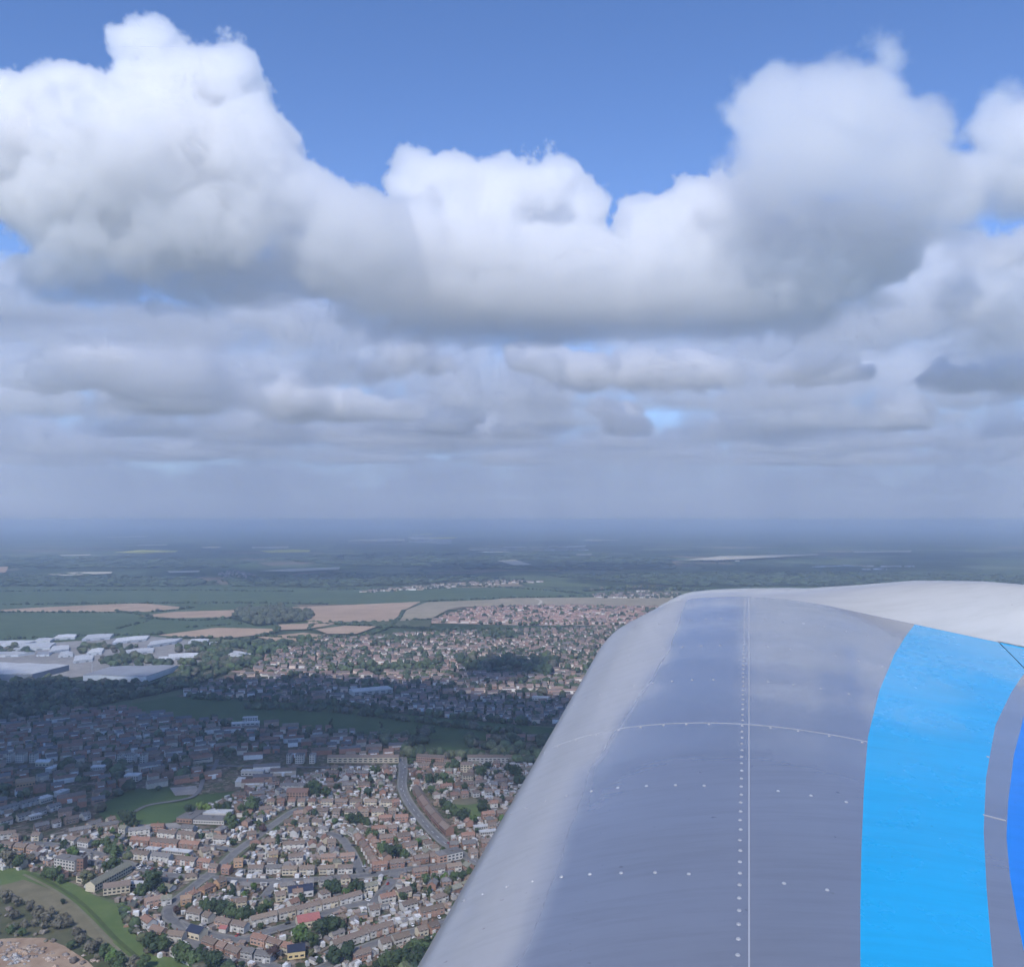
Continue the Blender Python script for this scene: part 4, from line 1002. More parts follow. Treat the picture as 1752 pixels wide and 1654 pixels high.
def crown_mesh(shape, seed, key, n=420):
    """unit crown (radius 1, about 2 high): leaf clumps through several lobes"""
    rr = random.Random(seed); b = MB(); lobes = []
    if shape == 'round':
        for _ in range(9):
            a = rr.uniform(0, 6.28); d = rr.uniform(.1, .62); lobes.append((Vector((math.cos(a) * d, math.sin(a) * d, rr.uniform(.55, 1.5))), rr.uniform(.34, .55)))
    elif shape == 'tall':
        for k in range(8): a = rr.uniform(0, 6.28); lobes.append((Vector((math.cos(a) * .3, math.sin(a) * .3, .4 + k * .42)), rr.uniform(.4, .6) * (1 - .07 * k)))
    else:
        for k in range(8): a = rr.uniform(0, 6.28); lobes.append((Vector((math.cos(a) * .2, math.sin(a) * .2, .3 + k * .3)), .8 * (1 - k / 9) + .1))
    for _ in range(n):
        c, r = rr.choice(lobes); d = Vector((rr.gauss(0, 1), rr.gauss(0, 1), rr.gauss(0, 1))).normalized(); p = c + d * r * rr.uniform(.65, 1.08)
        nrm = (d + Vector((rr.uniform(-.8, .8), rr.uniform(-.8, .8), rr.uniform(-.3, .9)))).normalized(); s = rr.uniform(.07, .15)
        u = nrm.orthogonal().normalized(); w = nrm.cross(u); an = rr.uniform(0, 3.14); u, w = u * math.cos(an) + w * math.sin(an), w * math.cos(an) - u * math.sin(an)
        b.face([p - u * s - w * s * .6, p + u * s * .9 - w * s * .7, p + u * s + w * s * .5, p - u * s * .6 + w * s * .9])
    for c, r in lobes:                                   # inner leaves so that the crown is not hollow
        k = 7
        for i in range(4):
            z0, z1 = -1 + i * .5, -.5 + i * .5
            for j in range(k):
                a0, a1 = 6.283 * j / k, 6.283 * (j + 1) / k; q0, q1 = math.sqrt(max(0, 1 - z0 * z0)), math.sqrt(max(0, 1 - z1 * z1)); g = r * .72
                b.face([c + Vector((math.cos(a) * q, math.sin(a) * q, z)) * g for a, q, z in ((a0, q0, z0), (a1, q0, z0), (a1, q1, z1), (a0, q1, z1)) if True])
    return b.mesh('crown', [M_leaf[key]])
TC = {}
n_tree = [0]
def tree(p, r, key='mid', shape='round', group='trees among the near houses', label=None):
    v = rnd.randrange(3); k = (shape, v, key)
    if k not in TC: TC[k] = (trunk_mesh(2.0 if shape != 'tall' else 3.6, 1., v), crown_mesh(shape, v * 7 + 1, key))
    tm, cm = TC[k]
    o = link('tree', tm, None, (p.x, p.y, .9), rnd.uniform(0, 6.28)); o.scale = (r, r, r * rnd.uniform(.85, 1.05))
    link('crown', cm, o)
    tag(o, label, 'tree', group); n_tree[0] += 1
    if not label:
        sz = 'small ' if r < 4.2 else ('large ' if r > 7.2 else '')
        THINGS.append((o, f'{sz}{TCOL[key][1]} {"conifer" if shape == "cone" else ("poplar" if shape == "tall" else "tree")}', (p.x, p.y)))
    occ_add(p.x, p.y, r * .6)
traced = '''262 1522 9.5 deep;250 1531 7 deep;239 1535 6 mid;127 1475 7 bright;92 1509 7 mid;78 1503 6 mid;106 1512 5 mid;150 1516 7 olive;160 1512 5 mid;197 1492 7 mid;183 1494 5 mid;180 1452 6 mid;195 1468 7 mid;206 1463 6 mid;186 1464 6 mid;164 1450 4 mid
110 1448 4 deep;14 1484 9 dull;32 1488 7 mid;4 1468 7 mid;52 1480 5 dull;394 1412 8 mid;400 1420 5 mid;220 1414 8 deep;228 1418 6 deep;209 1404 6 deep;356 1392 6 lime;344 1391 6 lime;325 1396 7 deep;374 1391 6 mid;386 1390 6 deep;431 1390 9 mid;438 1382 6 deep
541 1362 10 mid;556 1362 7 mid;529 1356 6 deep;628 1368 7 deep;575 1354 5 deep;605 1410 6 deep;615 1413 7 deep;627 1416 6 mid;596 1408 5 mid;634 1434 6 mid;641 1438 5 mid;450 1425 4.5 copper;505 1426 3.5 deep;656 1464 7 mid;668 1470 8 deep;680 1467 6 mid;690 1470 5 mid
560 1532 7 deep;575 1534 7 deep;590 1537 5 bright;608 1530 6 deep;618 1528 6 deep;515 1549 5 deep;352 1560 6 mid;366 1567 7 deep;381 1572 8 deep;396 1575 7 mid;410 1578 6 mid;426 1575 7 deep;446 1570 5 mid;456 1562 5 mid;520 1617 8 bright;511 1606 6 bright;545 1607 8 deep
561 1602 8 deep;575 1600 7 deep;582 1594 6 mid;536 1622 6 mid;600 1637 6 deep;590 1648 7 deep;570 1650 7 deep;465 1645 6 copper;260 1628 8 deep;275 1630 7 mid;250 1622 5 mid;306 1642 7 mid;320 1651 8 mid;340 1653 7 deep;355 1658 7 deep;330 1662 7 mid;366 1662 8 deep
700 1650 8 mid;690 1655 7 mid;680 1657 8 deep;670 1660 7 mid;720 1643 8 mid;735 1632 7 deep;746 1624 6 mid;702 1638 6 mid;715 1655 8 deep;660 1662 7 mid;765 1390 7 mid;758 1382 6 deep;780 1402 6 mid;790 1407 8 deep;800 1404 7 mid;775 1397 6 mid
736 1360 6 mid;746 1364 5 mid;770 1347 7 mid;760 1342 8 mid;750 1340 7 deep;736 1342 8 deep;811 1412 6 bright;778 1315 8 mid;768 1319 7 mid;826 1332 8 mid;832 1320 7 deep;820 1325 6 mid;880 1332 9 deep;890 1347 8 deep;870 1322 7 deep;730 1515 5 mid;745 1513 5 mid;760 1512 5 bright;775 1510 5 mid
790 1508 5 deep;802 1505 5 mid;300 1566 4 copper;30 1552 5 dull;12 1546 6 dull;52 1562 5 dull;66 1572 6 dull;80 1580 5 dull;100 1592 6 dull;116 1588 5 dull;88 1568 4 dull;140 1618 5 dull;128 1608 5 dull;152 1634 6 dull;176 1646 6 mid;190 1652 6 bright;205 1655 6 mid;108 1548 2.5 deep;112 1572 3 dull
58 1588 4 dull;40 1590 4 dull;20 1576 5 dull;72 1592 3.5 dull;120 1628 4 mid;166 1628 4.5 dull;230 1660 6 dull;245 1664 6 mid;200 1668 5 mid;16 1600 4 mid;36 1604 3.5 mid'''
for q in traced.replace('\n', ';').split(';'):
    x, y, r, k = q.split(); tree(G(float(x), float(y)), float(r), k)
for x, y, r, k in ((397, 1536, 4, 'deep'), (475, 1446, 4, 'deep'), (663, 1434, 3, 'deep'), (395, 1418, 3.5, 'mid'), (735, 1532, 3, 'deep'), (350, 1657, 3.5, 'mid'), (336, 1656, 3.2, 'deep')): tree(G(x, y), r, k, 'cone')
tree(G(826, 1392), 8.5, 'deep', 'round', label='big dark round tree standing alone on the green by the wing')
for x, y, r in ((566, 1250, 5), (652, 1256, 5), (700, 1292, 6), (693, 1288, 5), (714, 1262, 5), (708, 1276, 5)): tree(G(x, y), r, 'deep', 'tall', 'poplars in the shaded park')
for _ in range(6000):
    if n_tree[0] >= 296: break
    p = rand_in(NEAR)
    if not in_frame(p, 5) or not free_ground(p, 2.2) or road_gap(p)[0] < 1.5: continue
    tree(p, rnd.choice([2.2, 2.8, 3.2, 3.8, 4.6]), rnd.choice(['deep', 'mid', 'mid', 'olive', 'mid', 'bright']))

# the remaining trees, woods and hedges: one mesh of leafy crowns each
def ico():
    b = bmesh.new(); bmesh.ops.create_icosphere(b, subdivisions=2, radius=1.0)
    v = np.array([q.co for q in b.verts]); f = np.array([[w.index for w in q.verts] for q in b.faces]); b.free(); return v, f
IV, IF = ico(); NR = np.random.default_rng(5)
VAR = []
for k in range(10):
    v = IV.copy(); s = 1 + .30 * NR.standard_normal((len(v), 1)) * .8; v = v * np.clip(s, .55, 1.5); v[:, 2] = v[:, 2] * .95; VAR.append(v)
def blobs(name, label, cat, pts, material):
    """pts: x, y, r, h, colour"""
    n = len(pts); nv, nf = len(IV), len(IF)
    V = np.empty((n, nv, 3), np.float32); F_ = np.empty((n, nf, 3), np.int32); C_ = np.empty((n, nf, 3), np.float32)
    for i, (x, y, r, h, c) in enumerate(pts):
        a = NR.uniform(0, 6.28); v = VAR[i % len(VAR)]; ca, sa = math.cos(a), math.sin(a)
        V[i, :, 0] = x + r * (v[:, 0] * ca - v[:, 1] * sa); V[i, :, 1] = y + r * (v[:, 0] * sa + v[:, 1] * ca); V[i, :, 2] = h * .5 + .5 + v[:, 2] * h * .52
        F_[i] = IF + i * nv; C_[i] = np.array(c) * NR.uniform(.6, 1.4, (nf, 1))
    me = colour_mesh(name, V.reshape(-1, 3), F_.reshape(-1, 3), C_.reshape(-1, 3), material)
    return tag(link(name, me), label, cat, None, 'stuff')
M_blob = attr_mat('massed_leaves', .35, .12)
GREENS = [(.034, .054, .028), (.046, .07, .034), (.062, .092, .04), (.04, .062, .032), (.085, .10, .05), (.10, .095, .065)]
pts = []
for x, y in GARDEN_TREES:
    far = y > 1500; r = rnd.uniform(3.5, 7.0) if far else rnd.uniform(2.5, 5.5); pts.append((x, y, r, r * rnd.uniform(1.5, 2.1), rnd.choice(GREENS)))
def scatter(px, dens, r0, r1, cols=GREENS, hk=1.6):
    poly = gpoly(px); xs = [p.x for p in poly]; ys = [p.y for p in poly]; A = (max(xs) - min(xs)) * (max(ys) - min(ys)); out = []
    for _ in range(int(A * dens)):
        p = Vector((rnd.uniform(min(xs), max(xs)), rnd.uniform(min(ys), max(ys))))
        if inside(p, poly) and occ_free(p.x, p.y, 1.):
            r = rnd.uniform(r0, r1); out.append((p.x, p.y, r, r * hk * rnd.uniform(.8, 1.3), rnd.choice(cols)))
    return out
def line(px, step, r0, r1, cols=GREENS, hk=1.6, jit=3.):
    ln = smooth([G(*p) for p in px], step); return [(p.x + rnd.uniform(-jit, jit), p.y + rnd.uniform(-jit, jit), (r := rnd.uniform(r0, r1)), r * hk * rnd.uniform(.8, 1.3), rnd.choice(cols)) for p in ln if rnd.random() < .9]
pts += line([(420, 1212), (560, 1218), (700, 1234), (830, 1252), (900, 1262)], 7, 4, 8) + line([(330, 1196), (560, 1206), (700, 1222), (900, 1240)], 12, 4, 7) + line([(700, 1296), (800, 1300), (900, 1306)], 8, 5, 8)
pts += scatter([(690, 1256), (740, 1250), (730, 1292), (690, 1292)], .004, 5, 8) + scatter([(780, 1270), (960, 1262), (940, 1304), (840, 1304)], .0035, 5, 9) + scatter([(620, 1262), (660, 1262), (664, 1276), (620, 1274)], .005, 5, 8)
pts += scatter([(170, 1392), (215, 1358), (240, 1352), (230, 1346), (160, 1384)], .003, 4, 7) + scatter([(200, 1402), (240, 1412), (236, 1420), (205, 1416)], .006, 4, 7)
pts += scatter([(0, 1330), (70, 1320), (60, 1300), (0, 1300)], .0015, 4, 7) + scatter([(190, 1312), (225, 1312), (225, 1330), (195, 1335)], .004, 4, 8) + scatter([(80, 1306), (200, 1300), (190, 1318), (100, 1324)], .0022, 4, 7)
pts += scatter([(310, 1300), (350, 1300), (345, 1340), (300, 1340)], .003, 4, 7) + scatter([(370, 1362), (450, 1356), (450, 1386), (330, 1398)], .0022, 3.5, 6.5)
pts += scatter([(0, 1490), (40, 1484), (20, 1500), (-40, 1510)], .004, 3, 6, [(.06, .07, .045), (.075, .07, .05)]) + line([(165, 1448), (215, 1455), (218, 1470)], 8, 3, 5) + line([(212, 1560), (240, 1612), (262, 1634)], 6, 2, 4)
pts += scatter([(240, 1600), (300, 1640), (400, 1660), (400, 1690), (250, 1690)], .0025, 3, 6) + scatter([(640, 1650), (780, 1590), (760, 1690), (640, 1690)], .003, 3.5, 7)
blobs('garden_trees', 'trees and bushes crowding the gardens and parks beyond the near streets', 'trees', pts, M_blob)
w = scatter([(-200, 1186), (80, 1162), (150, 1170), (300, 1167), (310, 1132), (360, 1120), (440, 1116), (400, 1150), (320, 1178), (150, 1212), (40, 1234), (-200, 1262)], .0042, 4, 8)
w += scatter([(330, 1128), (345, 1110), (470, 1100), (560, 1092), (480, 1116), (430, 1140), (400, 1150)], .0038, 5, 9, GREENS + [(.06, .095, .035)] * 3) + scatter([(560, 1142), (740, 1136), (740, 1150), (560, 1152)], .0035, 4, 8, [(.07, .095, .045), (.055, .08, .035)])
w += scatter([(780, 1128), (960, 1130), (940, 1160), (800, 1150)], .0035, 6, 11) + scatter([(820, 1088), (860, 1082), (900, 1090), (850, 1098)], .004, 5, 9) + scatter([(620, 1098), (760, 1090), (760, 1096), (640, 1104)], .003, 4, 8) + scatter([(170, 1128), (230, 1122), (300, 1136), (290, 1146), (180, 1148)], .003, 5, 9)
w += scatter([(395, 1060), (412, 1046), (480, 1042), (530, 1052), (535, 1056), (520, 1064), (440, 1072)], .0022, 7, 13, [(.085, .095, .058), (.07, .085, .048)]) + scatter([(130, 1112), (150, 1105), (240, 1108), (200, 1118), (140, 1120)], .003, 5, 9)
w += scatter([(0, 1112), (60, 1108), (62, 1120), (28, 1126), (0, 1124)], .002, 5, 9) + scatter([(300, 1110), (380, 1098), (420, 1104), (380, 1118), (310, 1122)], .003, 5, 9)
for px in [[(-300, 985), (120, 984), (330, 990), (380, 1000), (300, 1004), (-300, 1003)], [(380, 992), (560, 982), (760, 985), (900, 992), (700, 1000), (560, 1006), (400, 1003)], [(930, 985), (1300, 978), (1752, 985), (2000, 1000), (1150, 1004)]]:
    w += scatter(px, .0006, 11, 24, GREENS[:4], .6)
for px in [[(440, 956), (700, 945), (1000, 950), (1150, 956), (1150, 975), (900, 976), (600, 968)], [(-300, 955), (200, 952), (420, 962), (380, 972), (-300, 972)]]: w += scatter(px, .0001, 25, 60, GREENS[:4], .3)
for px in [[(0, 1048), (240, 1048), (330, 1040)], [(240, 1058), (330, 1062), (400, 1058)], [(320, 1074), (480, 1064), (620, 1066), (740, 1060)], [(470, 1068), (475, 1080), (430, 1094)], [(530, 1078), (545, 1068), (640, 1072), (740, 1076)], [(290, 1092), (400, 1094), (520, 1106), (640, 1084), (680, 1062), (690, 1046)],
           [(-100, 1100), (100, 1090), (280, 1086)], [(600, 1086), (540, 1094), (440, 1090)], [(-100, 1036), (340, 1032), (560, 1034)], [(720, 1030), (860, 1024), (1100, 1018)], [(560, 1010), (820, 1004), (1000, 1016)], [(740, 1078), (900, 1076), (1120, 1074)], [(-100, 1014), (200, 1010), (500, 1012)], [(200, 1046), (260, 1058), (200, 1076)]]:
    w += line(px, 9, 2.5, 6.5, GREENS[:4], 1.3, 3)
w += [(x, y, r * 1.0, h, c) for x, y, r, h, c in line([(1000, 1012), (1100, 1008), (1200, 1012)], 14, 6, 12)]
blobs('woodland', 'dark belts of wood and hedgerow trees across the plain', 'wood', w, M_blob)
sc = scatter([(-60, 1545), (20, 1532), (70, 1556), (130, 1590), (190, 1626), (230, 1660), (150, 1680), (100, 1618), (40, 1604), (-60, 1612)], .011, 1.2, 3.0, [(.15, .125, .11), (.13, .12, .085), (.16, .14, .115), (.09, .10, .06)], 1.3)
blobs('scrub', 'grey brown thicket of half-bare scrub between the meadow and the building site', 'scrub', sc, M_blob)
hd = []
for _ in range(1800):
    p = rand_in(NEAR)
    if not in_frame(p, 5) or not free_ground(p, .8) or road_gap(p)[0] < .8: continue
    a = rnd.choice([.2, 1.75]); n = rnd.randrange(2, 7)
    for k in range(n): hd.append((p.x + math.cos(a) * k * 1.4, p.y + math.sin(a) * k * 1.4, rnd.uniform(.8, 1.3), rnd.uniform(1.6, 2.6), rnd.choice(GREENS + [(.06, .1, .03)])))
blobs('hedges', 'clipped hedges and shrubs dividing the gardens', 'hedges', hd, M_blob)
# rubble and spoil on the building site
rb = []
for _ in range(150):
    x = abs(rnd.gauss(0, 55)); y = 1612 + x * .18 + abs(rnd.gauss(0, 12)); p = G(x + rnd.uniform(-10, 30), y); r = rnd.choice([.4, .6, .9, 1.4, 2.0]); rb.append((p.x, p.y, r, r * 1.0, rnd.choice([(.40, .33, .27), (.32, .25, .2), (.27, .23, .21), (.38, .27, .19)])))
for _ in range(35):
    p = G(rnd.gauss(28, 12), rnd.gauss(1644, 5)); r = rnd.choice([.6, 1., 1.6]); rb.append((p.x, p.y, r, r * 1.3, rnd.choice([(.42, .40, .38), (.25, .25, .26), (.33, .31, .30)])))
blobs('rubble', 'pale heaps of stone and rubble on the bare building site', 'rubble', rb, M_blob)

# ------------------------------------------------------------------ labels that single each thing out
MARKS = [((193, 1510), 'the very long tan terrace'), ((200, 1531), 'the cream block by the meadow'), ((110, 1489), 'the white-fronted flats'), ((127, 1470), 'the bright green round tree'), ((300, 1463), 'the long white-roofed garages'),
         ((345, 1404), 'the low school'), ((235, 1390), 'the shaded playing field'), ((262, 1508), 'the big dark tree'), ((530, 1588), 'the red-roofed hall'), ((475, 1471), 'the yellow houses'), ((748, 1405), 'the red terrace by the main road'),
         ((836, 1425), 'the striped white garages'), ((826, 1380), 'the dark tree on the green'), ((779, 1473), 'the white corner shop'), ((800, 1330), 'the cream flats'), ((380, 1597), 'the bright red lean-to'),
         ((268, 1590), 'the meadow fence bend'), ((246, 1569), 'the white cube shed'), ((640, 1605), 'the long white-trimmed terrace'), ((540, 1562), 'the upper white terrace'), ((515, 1536), 'the blue-roofed house'), ((507, 1641), 'the yellow garden house'),
         ((602, 1462), 'the winding side road'), ((508, 1364), 'the red block by the shade'), ((600, 1380), 'the cream pairs facing the camera'), ((690, 1340), 'the far end of the main road'), ((340, 1520), 'the grassy-verged road'), ((90, 1600), 'the scrub by the building site'),
         ((150, 1580), 'the meadow track'), ((30, 1462), 'the orange brick pairs'), ((430, 1520), 'the short close of bungalows'), ((680, 1508), 'the short road by the wing'), ((745, 1560), 'the terrace end at the wing'), ((700, 1650), 'the bottom trees at the wing'),
         ((320, 1655), 'the conifers at the bottom edge'), ((60, 1400), 'the shaded streets at left'), ((395, 1372), 'the shaded copse behind the school'), ((620, 1340), 'the shaded yards behind the back row'), ((860, 1350), 'the shaded corner at the wing'), ((700, 1270), 'the shaded park'),
         ((380, 1570), 'the tree belt below the bend'), ((570, 1532), 'the dark trees below the cross road'), ((670, 1466), 'the dark trees behind the brick pairs'), ((560, 1418), 'the bungalows by the winding road'), ((440, 1648), 'the bottom road'), ((290, 1440), 'the red and white terraces')]
from collections import defaultdict
first = defaultdict(list)
for o, base, p in THINGS:
    x, y = to_px((p[0], p[1], 0)); best = min(MARKS, key=lambda m: (m[0][0] - x) ** 2 + ((m[0][1] - y) * 2.2) ** 2)
    dx, dy = x - best[0][0], (y - best[0][1]) * 2.2
    if abs(dx) < 7 and abs(dy) < 14: rel = 'right by'
    elif abs(dx) > abs(dy): rel = 'left of' if dx < 0 else 'right of'
    else: rel = 'beyond' if dy < 0 else 'in front of'
    first[f'{base} {rel} {best[1]}'.replace('red brick and white', 'red and white').replace('white and brown brick', 'white and brown').replace('brown brick and white', 'brown and white')].append((x, y, o))
ORD = ['leftmost', 'second from left', 'third from left', 'fourth from left', 'fifth from left', 'sixth from left', 'seventh from left', 'eighth from left', 'ninth from left', 'tenth from left']
for lab, lst in first.items():
    lst.sort(key=lambda q: q[0])
    for i, (x, y, o) in enumerate(lst):
        if len(lst) == 1: o['label'] = lab
        elif len(lst) == 2: o['label'] = ('left-hand ' if i == 0 else 'right-hand ') + lab
        else: o['label'] = ('rightmost ' if i == len(lst) - 1 else (ORD[i] + ' ' if i < len(ORD) else 'far ')) + lab

# ------------------------------------------------------------------ the wing
W_PSI, W_DI = R(15.03), R(8.16); W_X0 = -.0301
W_O = Vector((math.cos(W_PSI) * W_X0, -math.sin(W_PSI) * W_X0, H - 1.0))
W_U = Vector((math.sin(W_PSI) * math.cos(W_DI), math.cos(W_PSI) * math.cos(W_DI), math.sin(W_DI)))   # along the span
W_C = Vector((math.cos(W_PSI), -math.sin(W_PSI), 0))                                                     # leading to trailing edge
W_N = W_C.cross(W_U).normalized()
if W_N.z < 0: W_N = -W_N
RIB0, RIBD = 1.9159, .42426
S_TIP = RIB0 + 6 * RIBD
C_LE, C_TE = -.672, 1.45
def prof(c):
    if c < -.58:                                # the nose: quarter ellipse down to the leading edge
        t = min(1., (-.58 - c) / (-.58 - C_LE)); return -.113 - .135 * (1 - math.sqrt(max(0., 1 - t ** 1.6))) - .02 * t
    if c > .42: return -.0444 - .205 * (c - .42)
    z = -.26349 * c * c
    if c < 0: z += -.11165 * c ** 3 - .40604 * c ** 4
    else: z += .02855 * c ** 3
    return z
def le_pull(c, s):
    """the leading edge rounds back towards the tip"""
    if s <= 3.95 or c > -.25: return c
    k = (s - 3.95) / (S_TIP - 3.95); w = (-.25 - c) / .42
    return c + .15 * k ** 3.4 * w ** 1.5
def WP(c, s, dz=0.):
    k = max(0., min(1., (c + .52) / .2)) * max(0., min(1., (S_TIP - s) / .15)); dz += k * .0006 * (math.cos(2 * math.pi * (s - RIB0) / RIBD) * -1 + .5 * math.sin(c * 9 + s * 3.1))     # slight quilting between the ribs
    return W_O + W_U * s + W_C * le_pull(c, s) + W_N * (prof(c) + dz)
def wing_cs(px, py):
    """chord and span station of the skin seen at a pixel of the photograph"""
    r = ray(px, py); z = 0.; C0 = Vector((0, 0, H))
    for _ in range(40):
        t = (W_O + W_N * z - C0).dot(W_N) / r.dot(W_N); q = C0 + r * t - W_O - W_N * z
        c, s = q.dot(W_C), q.dot(W_U); z = .5 * z + .5 * prof(max(C_LE, min(C_TE, c)))
    return c, s

def wing_paint(name, col, rough, metal=0., coat=0., streak=.04, bump=.02):
    m, t, b = nodes_of(name)
    tc = t.nodes.new('ShaderNodeTexCoord'); mp = t.nodes.new('ShaderNodeMapping'); t.links.new(tc.outputs['Object'], mp.inputs[0])
    n = tnoise(t, mp.outputs[0], 3.0, 5, .6)
    c = ramp(t, n, [(.3, tuple(x * (1 - streak) for x in col)), (.7, tuple(min(1, x * (1 + streak)) for x in col))])
    t.links.new(c, b.inputs['Base Color']); b.inputs['Metallic'].default_value = metal
    rr = t.nodes.new('ShaderNodeMapRange'); t.links.new(tnoise(t, mp.outputs[0], 7, 4), rr.inputs[0])
    rr.inputs['To Min'].default_value = rough * .8; rr.inputs['To Max'].default_value = rough * 1.25; t.links.new(rr.outputs[0], b.inputs['Roughness'])
    b.inputs['Coat Weight'].default_value = coat; b.inputs['Coat Roughness'].default_value = .08
    bp = t.nodes.new('ShaderNodeBump'); bp.inputs['Strength'].default_value = bump * 10; bp.inputs['Distance'].default_value = .02
    t.links.new(tnoise(t, mp.outputs[0], 2.2, 2, .5), bp.inputs['Height']); t.links.new(bp.outputs[0], b.inputs['Normal'])
    return m
def _dirt(m):
    t = m.node_tree; b = t.nodes['Principled BSDF']; src = b.inputs['Base Color'].links[0].from_socket
    tc = t.nodes.new('ShaderNodeTexCoord'); mp = t.nodes.new('ShaderNodeMapping'); mp.inputs['Rotation'].default_value = (0, 0, W_PSI); mp.inputs['Scale'].default_value = (1.2, 16, 6)
    t.links.new(tc.outputs['Object'], mp.inputs[0])
    st = ramp(t, tnoise(t, mp.outputs[0], 2.0, 5, .7), [(.45, (1, 1, 1)), (.8, (.86, .86, .85))])
    sp = ramp(t, tnoise(t, tc.outputs['Object'], 45, 2, .5), [(.74, (1, 1, 1)), (.78, (.7, .68, .66))])
    t.links.new(mixrgb(t, 1., mixrgb(t, 1., src, st, 'MULTIPLY'), sp, 'MULTIPLY'), b.inputs['Base Color']); return m
M_skin = wing_paint('silver_grey_paint', (.375, .383, .412), .2, .6, .5)
M_light_blue = wing_paint('light_blue_paint', (.012, .35, .66), .26, 0, .35, .04, .015)
M_dark_blue = wing_paint('deep_blue_paint', (.012, .20, .66), .3, 0, .25, .03, .012)
def edge_reflection(m):  # reflection along the leading edge, put into the paint's colour and gloss
    t = m.node_tree; b = t.nodes['Principled BSDF']; a = t.nodes.new('ShaderNodeAttribute'); a.attribute_name = 'edge_sheen'
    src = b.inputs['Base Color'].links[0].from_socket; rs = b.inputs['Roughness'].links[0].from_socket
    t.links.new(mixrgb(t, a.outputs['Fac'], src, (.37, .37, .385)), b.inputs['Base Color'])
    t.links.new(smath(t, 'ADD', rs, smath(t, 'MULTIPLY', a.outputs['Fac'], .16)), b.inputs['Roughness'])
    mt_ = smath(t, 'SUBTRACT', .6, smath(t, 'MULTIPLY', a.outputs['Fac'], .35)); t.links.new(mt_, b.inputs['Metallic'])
edge_reflection(M_skin)
M_tip = wing_paint('white_fibreglass', (.38, .38, .38), .35, 0, .6, .03, .01)
M_rivet = mat('rivet_heads', (.33, .335, .36), .1, 40, .45, .1, 0)
M_seam = mat('seam_edge', (.34, .352, .39), .05, 5, .55, 0, 0)
M_gap = mat('dark_gap', (.03, .03, .033), .1, 5, .9, 0, 0)

for m_ in (M_skin, M_light_blue, M_dark_blue, M_tip): _dirt(m_)
wing = link('aircraft_wing', None, None, W_O)
tag(wing, 'riveted grey aircraft wing with light blue and deep blue stripes, filling the lower right', 'wing')
bpy.context.view_layer.update()
def wpart(name, b, mats, parent=None, smooth=True):
    me = b.mesh(name, mats) if isinstance(b, MB) else b
    o = bpy.data.objects.new(name, me); COL.objects.link(o); o.parent = parent or wing
    if parent is None: o.matrix_parent_inverse = wing.matrix_world.inverted()
    if smooth: me.polygons.foreach_set('use_smooth', [True] * len(me.polygons))
    return o
def grid_mesh(name, rows, mats):
    """rows of points -> one smooth sheet"""
    nr, nc = len(rows), len(rows[0]); v = [tuple(p) for r in rows for p in r]
    f = [(i * nc + j, i * nc + j + 1, (i + 1) * nc + j + 1, (i + 1) * nc + j) for i in range(nr - 1) for j in range(nc - 1)]
    me = bpy.data.meshes.new(name); me.from_pydata(v, [], f)
    for m in mats: me.materials.append(m)
    me.update(); return me

def curve_cs(pts):
    q = sorted([wing_cs(*p)[::-1] for p in pts]); ss = [a for a, _ in q]; cc = [b_ for _, b_ in q]
    def f(s):
        if s < ss[0]: return cc[0]
        if s > ss[-1]: return cc[-1] + (cc[-1] - cc[-2]) / max(1e-3, ss[-1] - ss[-2]) * (s - ss[-1])
        return float(np.interp(s, ss, cc))
    return f
E1 = curve_cs([(1568, 1064), (1548, 1090), (1530, 1120), (1505, 1180), (1485, 1260), (1478, 1350), (1474, 1450), (1472, 1550), (1472, 1654)])
E2 = curve_cs([(1752, 1152), (1730, 1184), (1703, 1240), (1687, 1330), (1683, 1420), (1688, 1520), (1699, 1654)])
E3 = curve_cs([(1750, 1232), (1735, 1290), (1725, 1370), (1722, 1430), (1728, 1500), (1740, 1570), (1752, 1625)])
C_GAP, S_GAP = wing_cs(1690, 1080)
S_IN = .25
stations = [S_IN + (S_TIP - S_IN) * i / 150 for i in range(151)]
def clampc(c): return max(C_LE, min(C_GAP, c))
def strip_sheet(name, ca, cb, n, material, s0=S_IN, s1=S_TIP, dz=0., parent=None):
    rows = []
    for s in stations:
        if s < s0 - 1e-6 or s > s1 + 1e-6: continue
        a, b_ = ca(s), cb(s)
        rows.append([WP(a + (b_ - a) * j / n, s, dz) for j in range(n + 1)])
    return wpart(name, grid_mesh(name, rows, [material]), None, parent)
EL = curve_cs([(1152, 1050), (1130, 1110), (1098, 1160), (1064, 1210), (1036, 1250), (1022, 1264), (1003, 1300), (985, 1318), (958, 1400), (942, 1432), (930, 1480), (905, 1540), (880, 1600), (850, 1654)])
def nose_rows():
    rows = []
    for s in stations:
        if s > S_TIP + 1e-6: break
        r = []
        for j in range(15):                       # underside back from the leading edge
            t = 1 - j / 14; r.append(W_O + W_U * s + W_C * le_pull(C_LE + .9 * t, s) + W_N * (prof(C_LE) - .075 * math.sqrt(t) * (1.3 - .3 * t)))
        for j in range(1, 25):
            a = (j / 24) ** 2; r.append(WP(C_LE + (EL(s) - C_LE) * a, s))
        rows.append(r)
    return rows
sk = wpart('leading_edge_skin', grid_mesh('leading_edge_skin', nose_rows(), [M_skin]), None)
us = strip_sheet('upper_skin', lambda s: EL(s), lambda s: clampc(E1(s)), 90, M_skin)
def edge_sheen(me, vals):
    at_ = me.attributes.new('edge_sheen', 'FLOAT', 'POINT'); at_.data.foreach_set('value', vals)
edge_sheen(sk.data, [1.] * len(sk.data.vertices))
vals = []
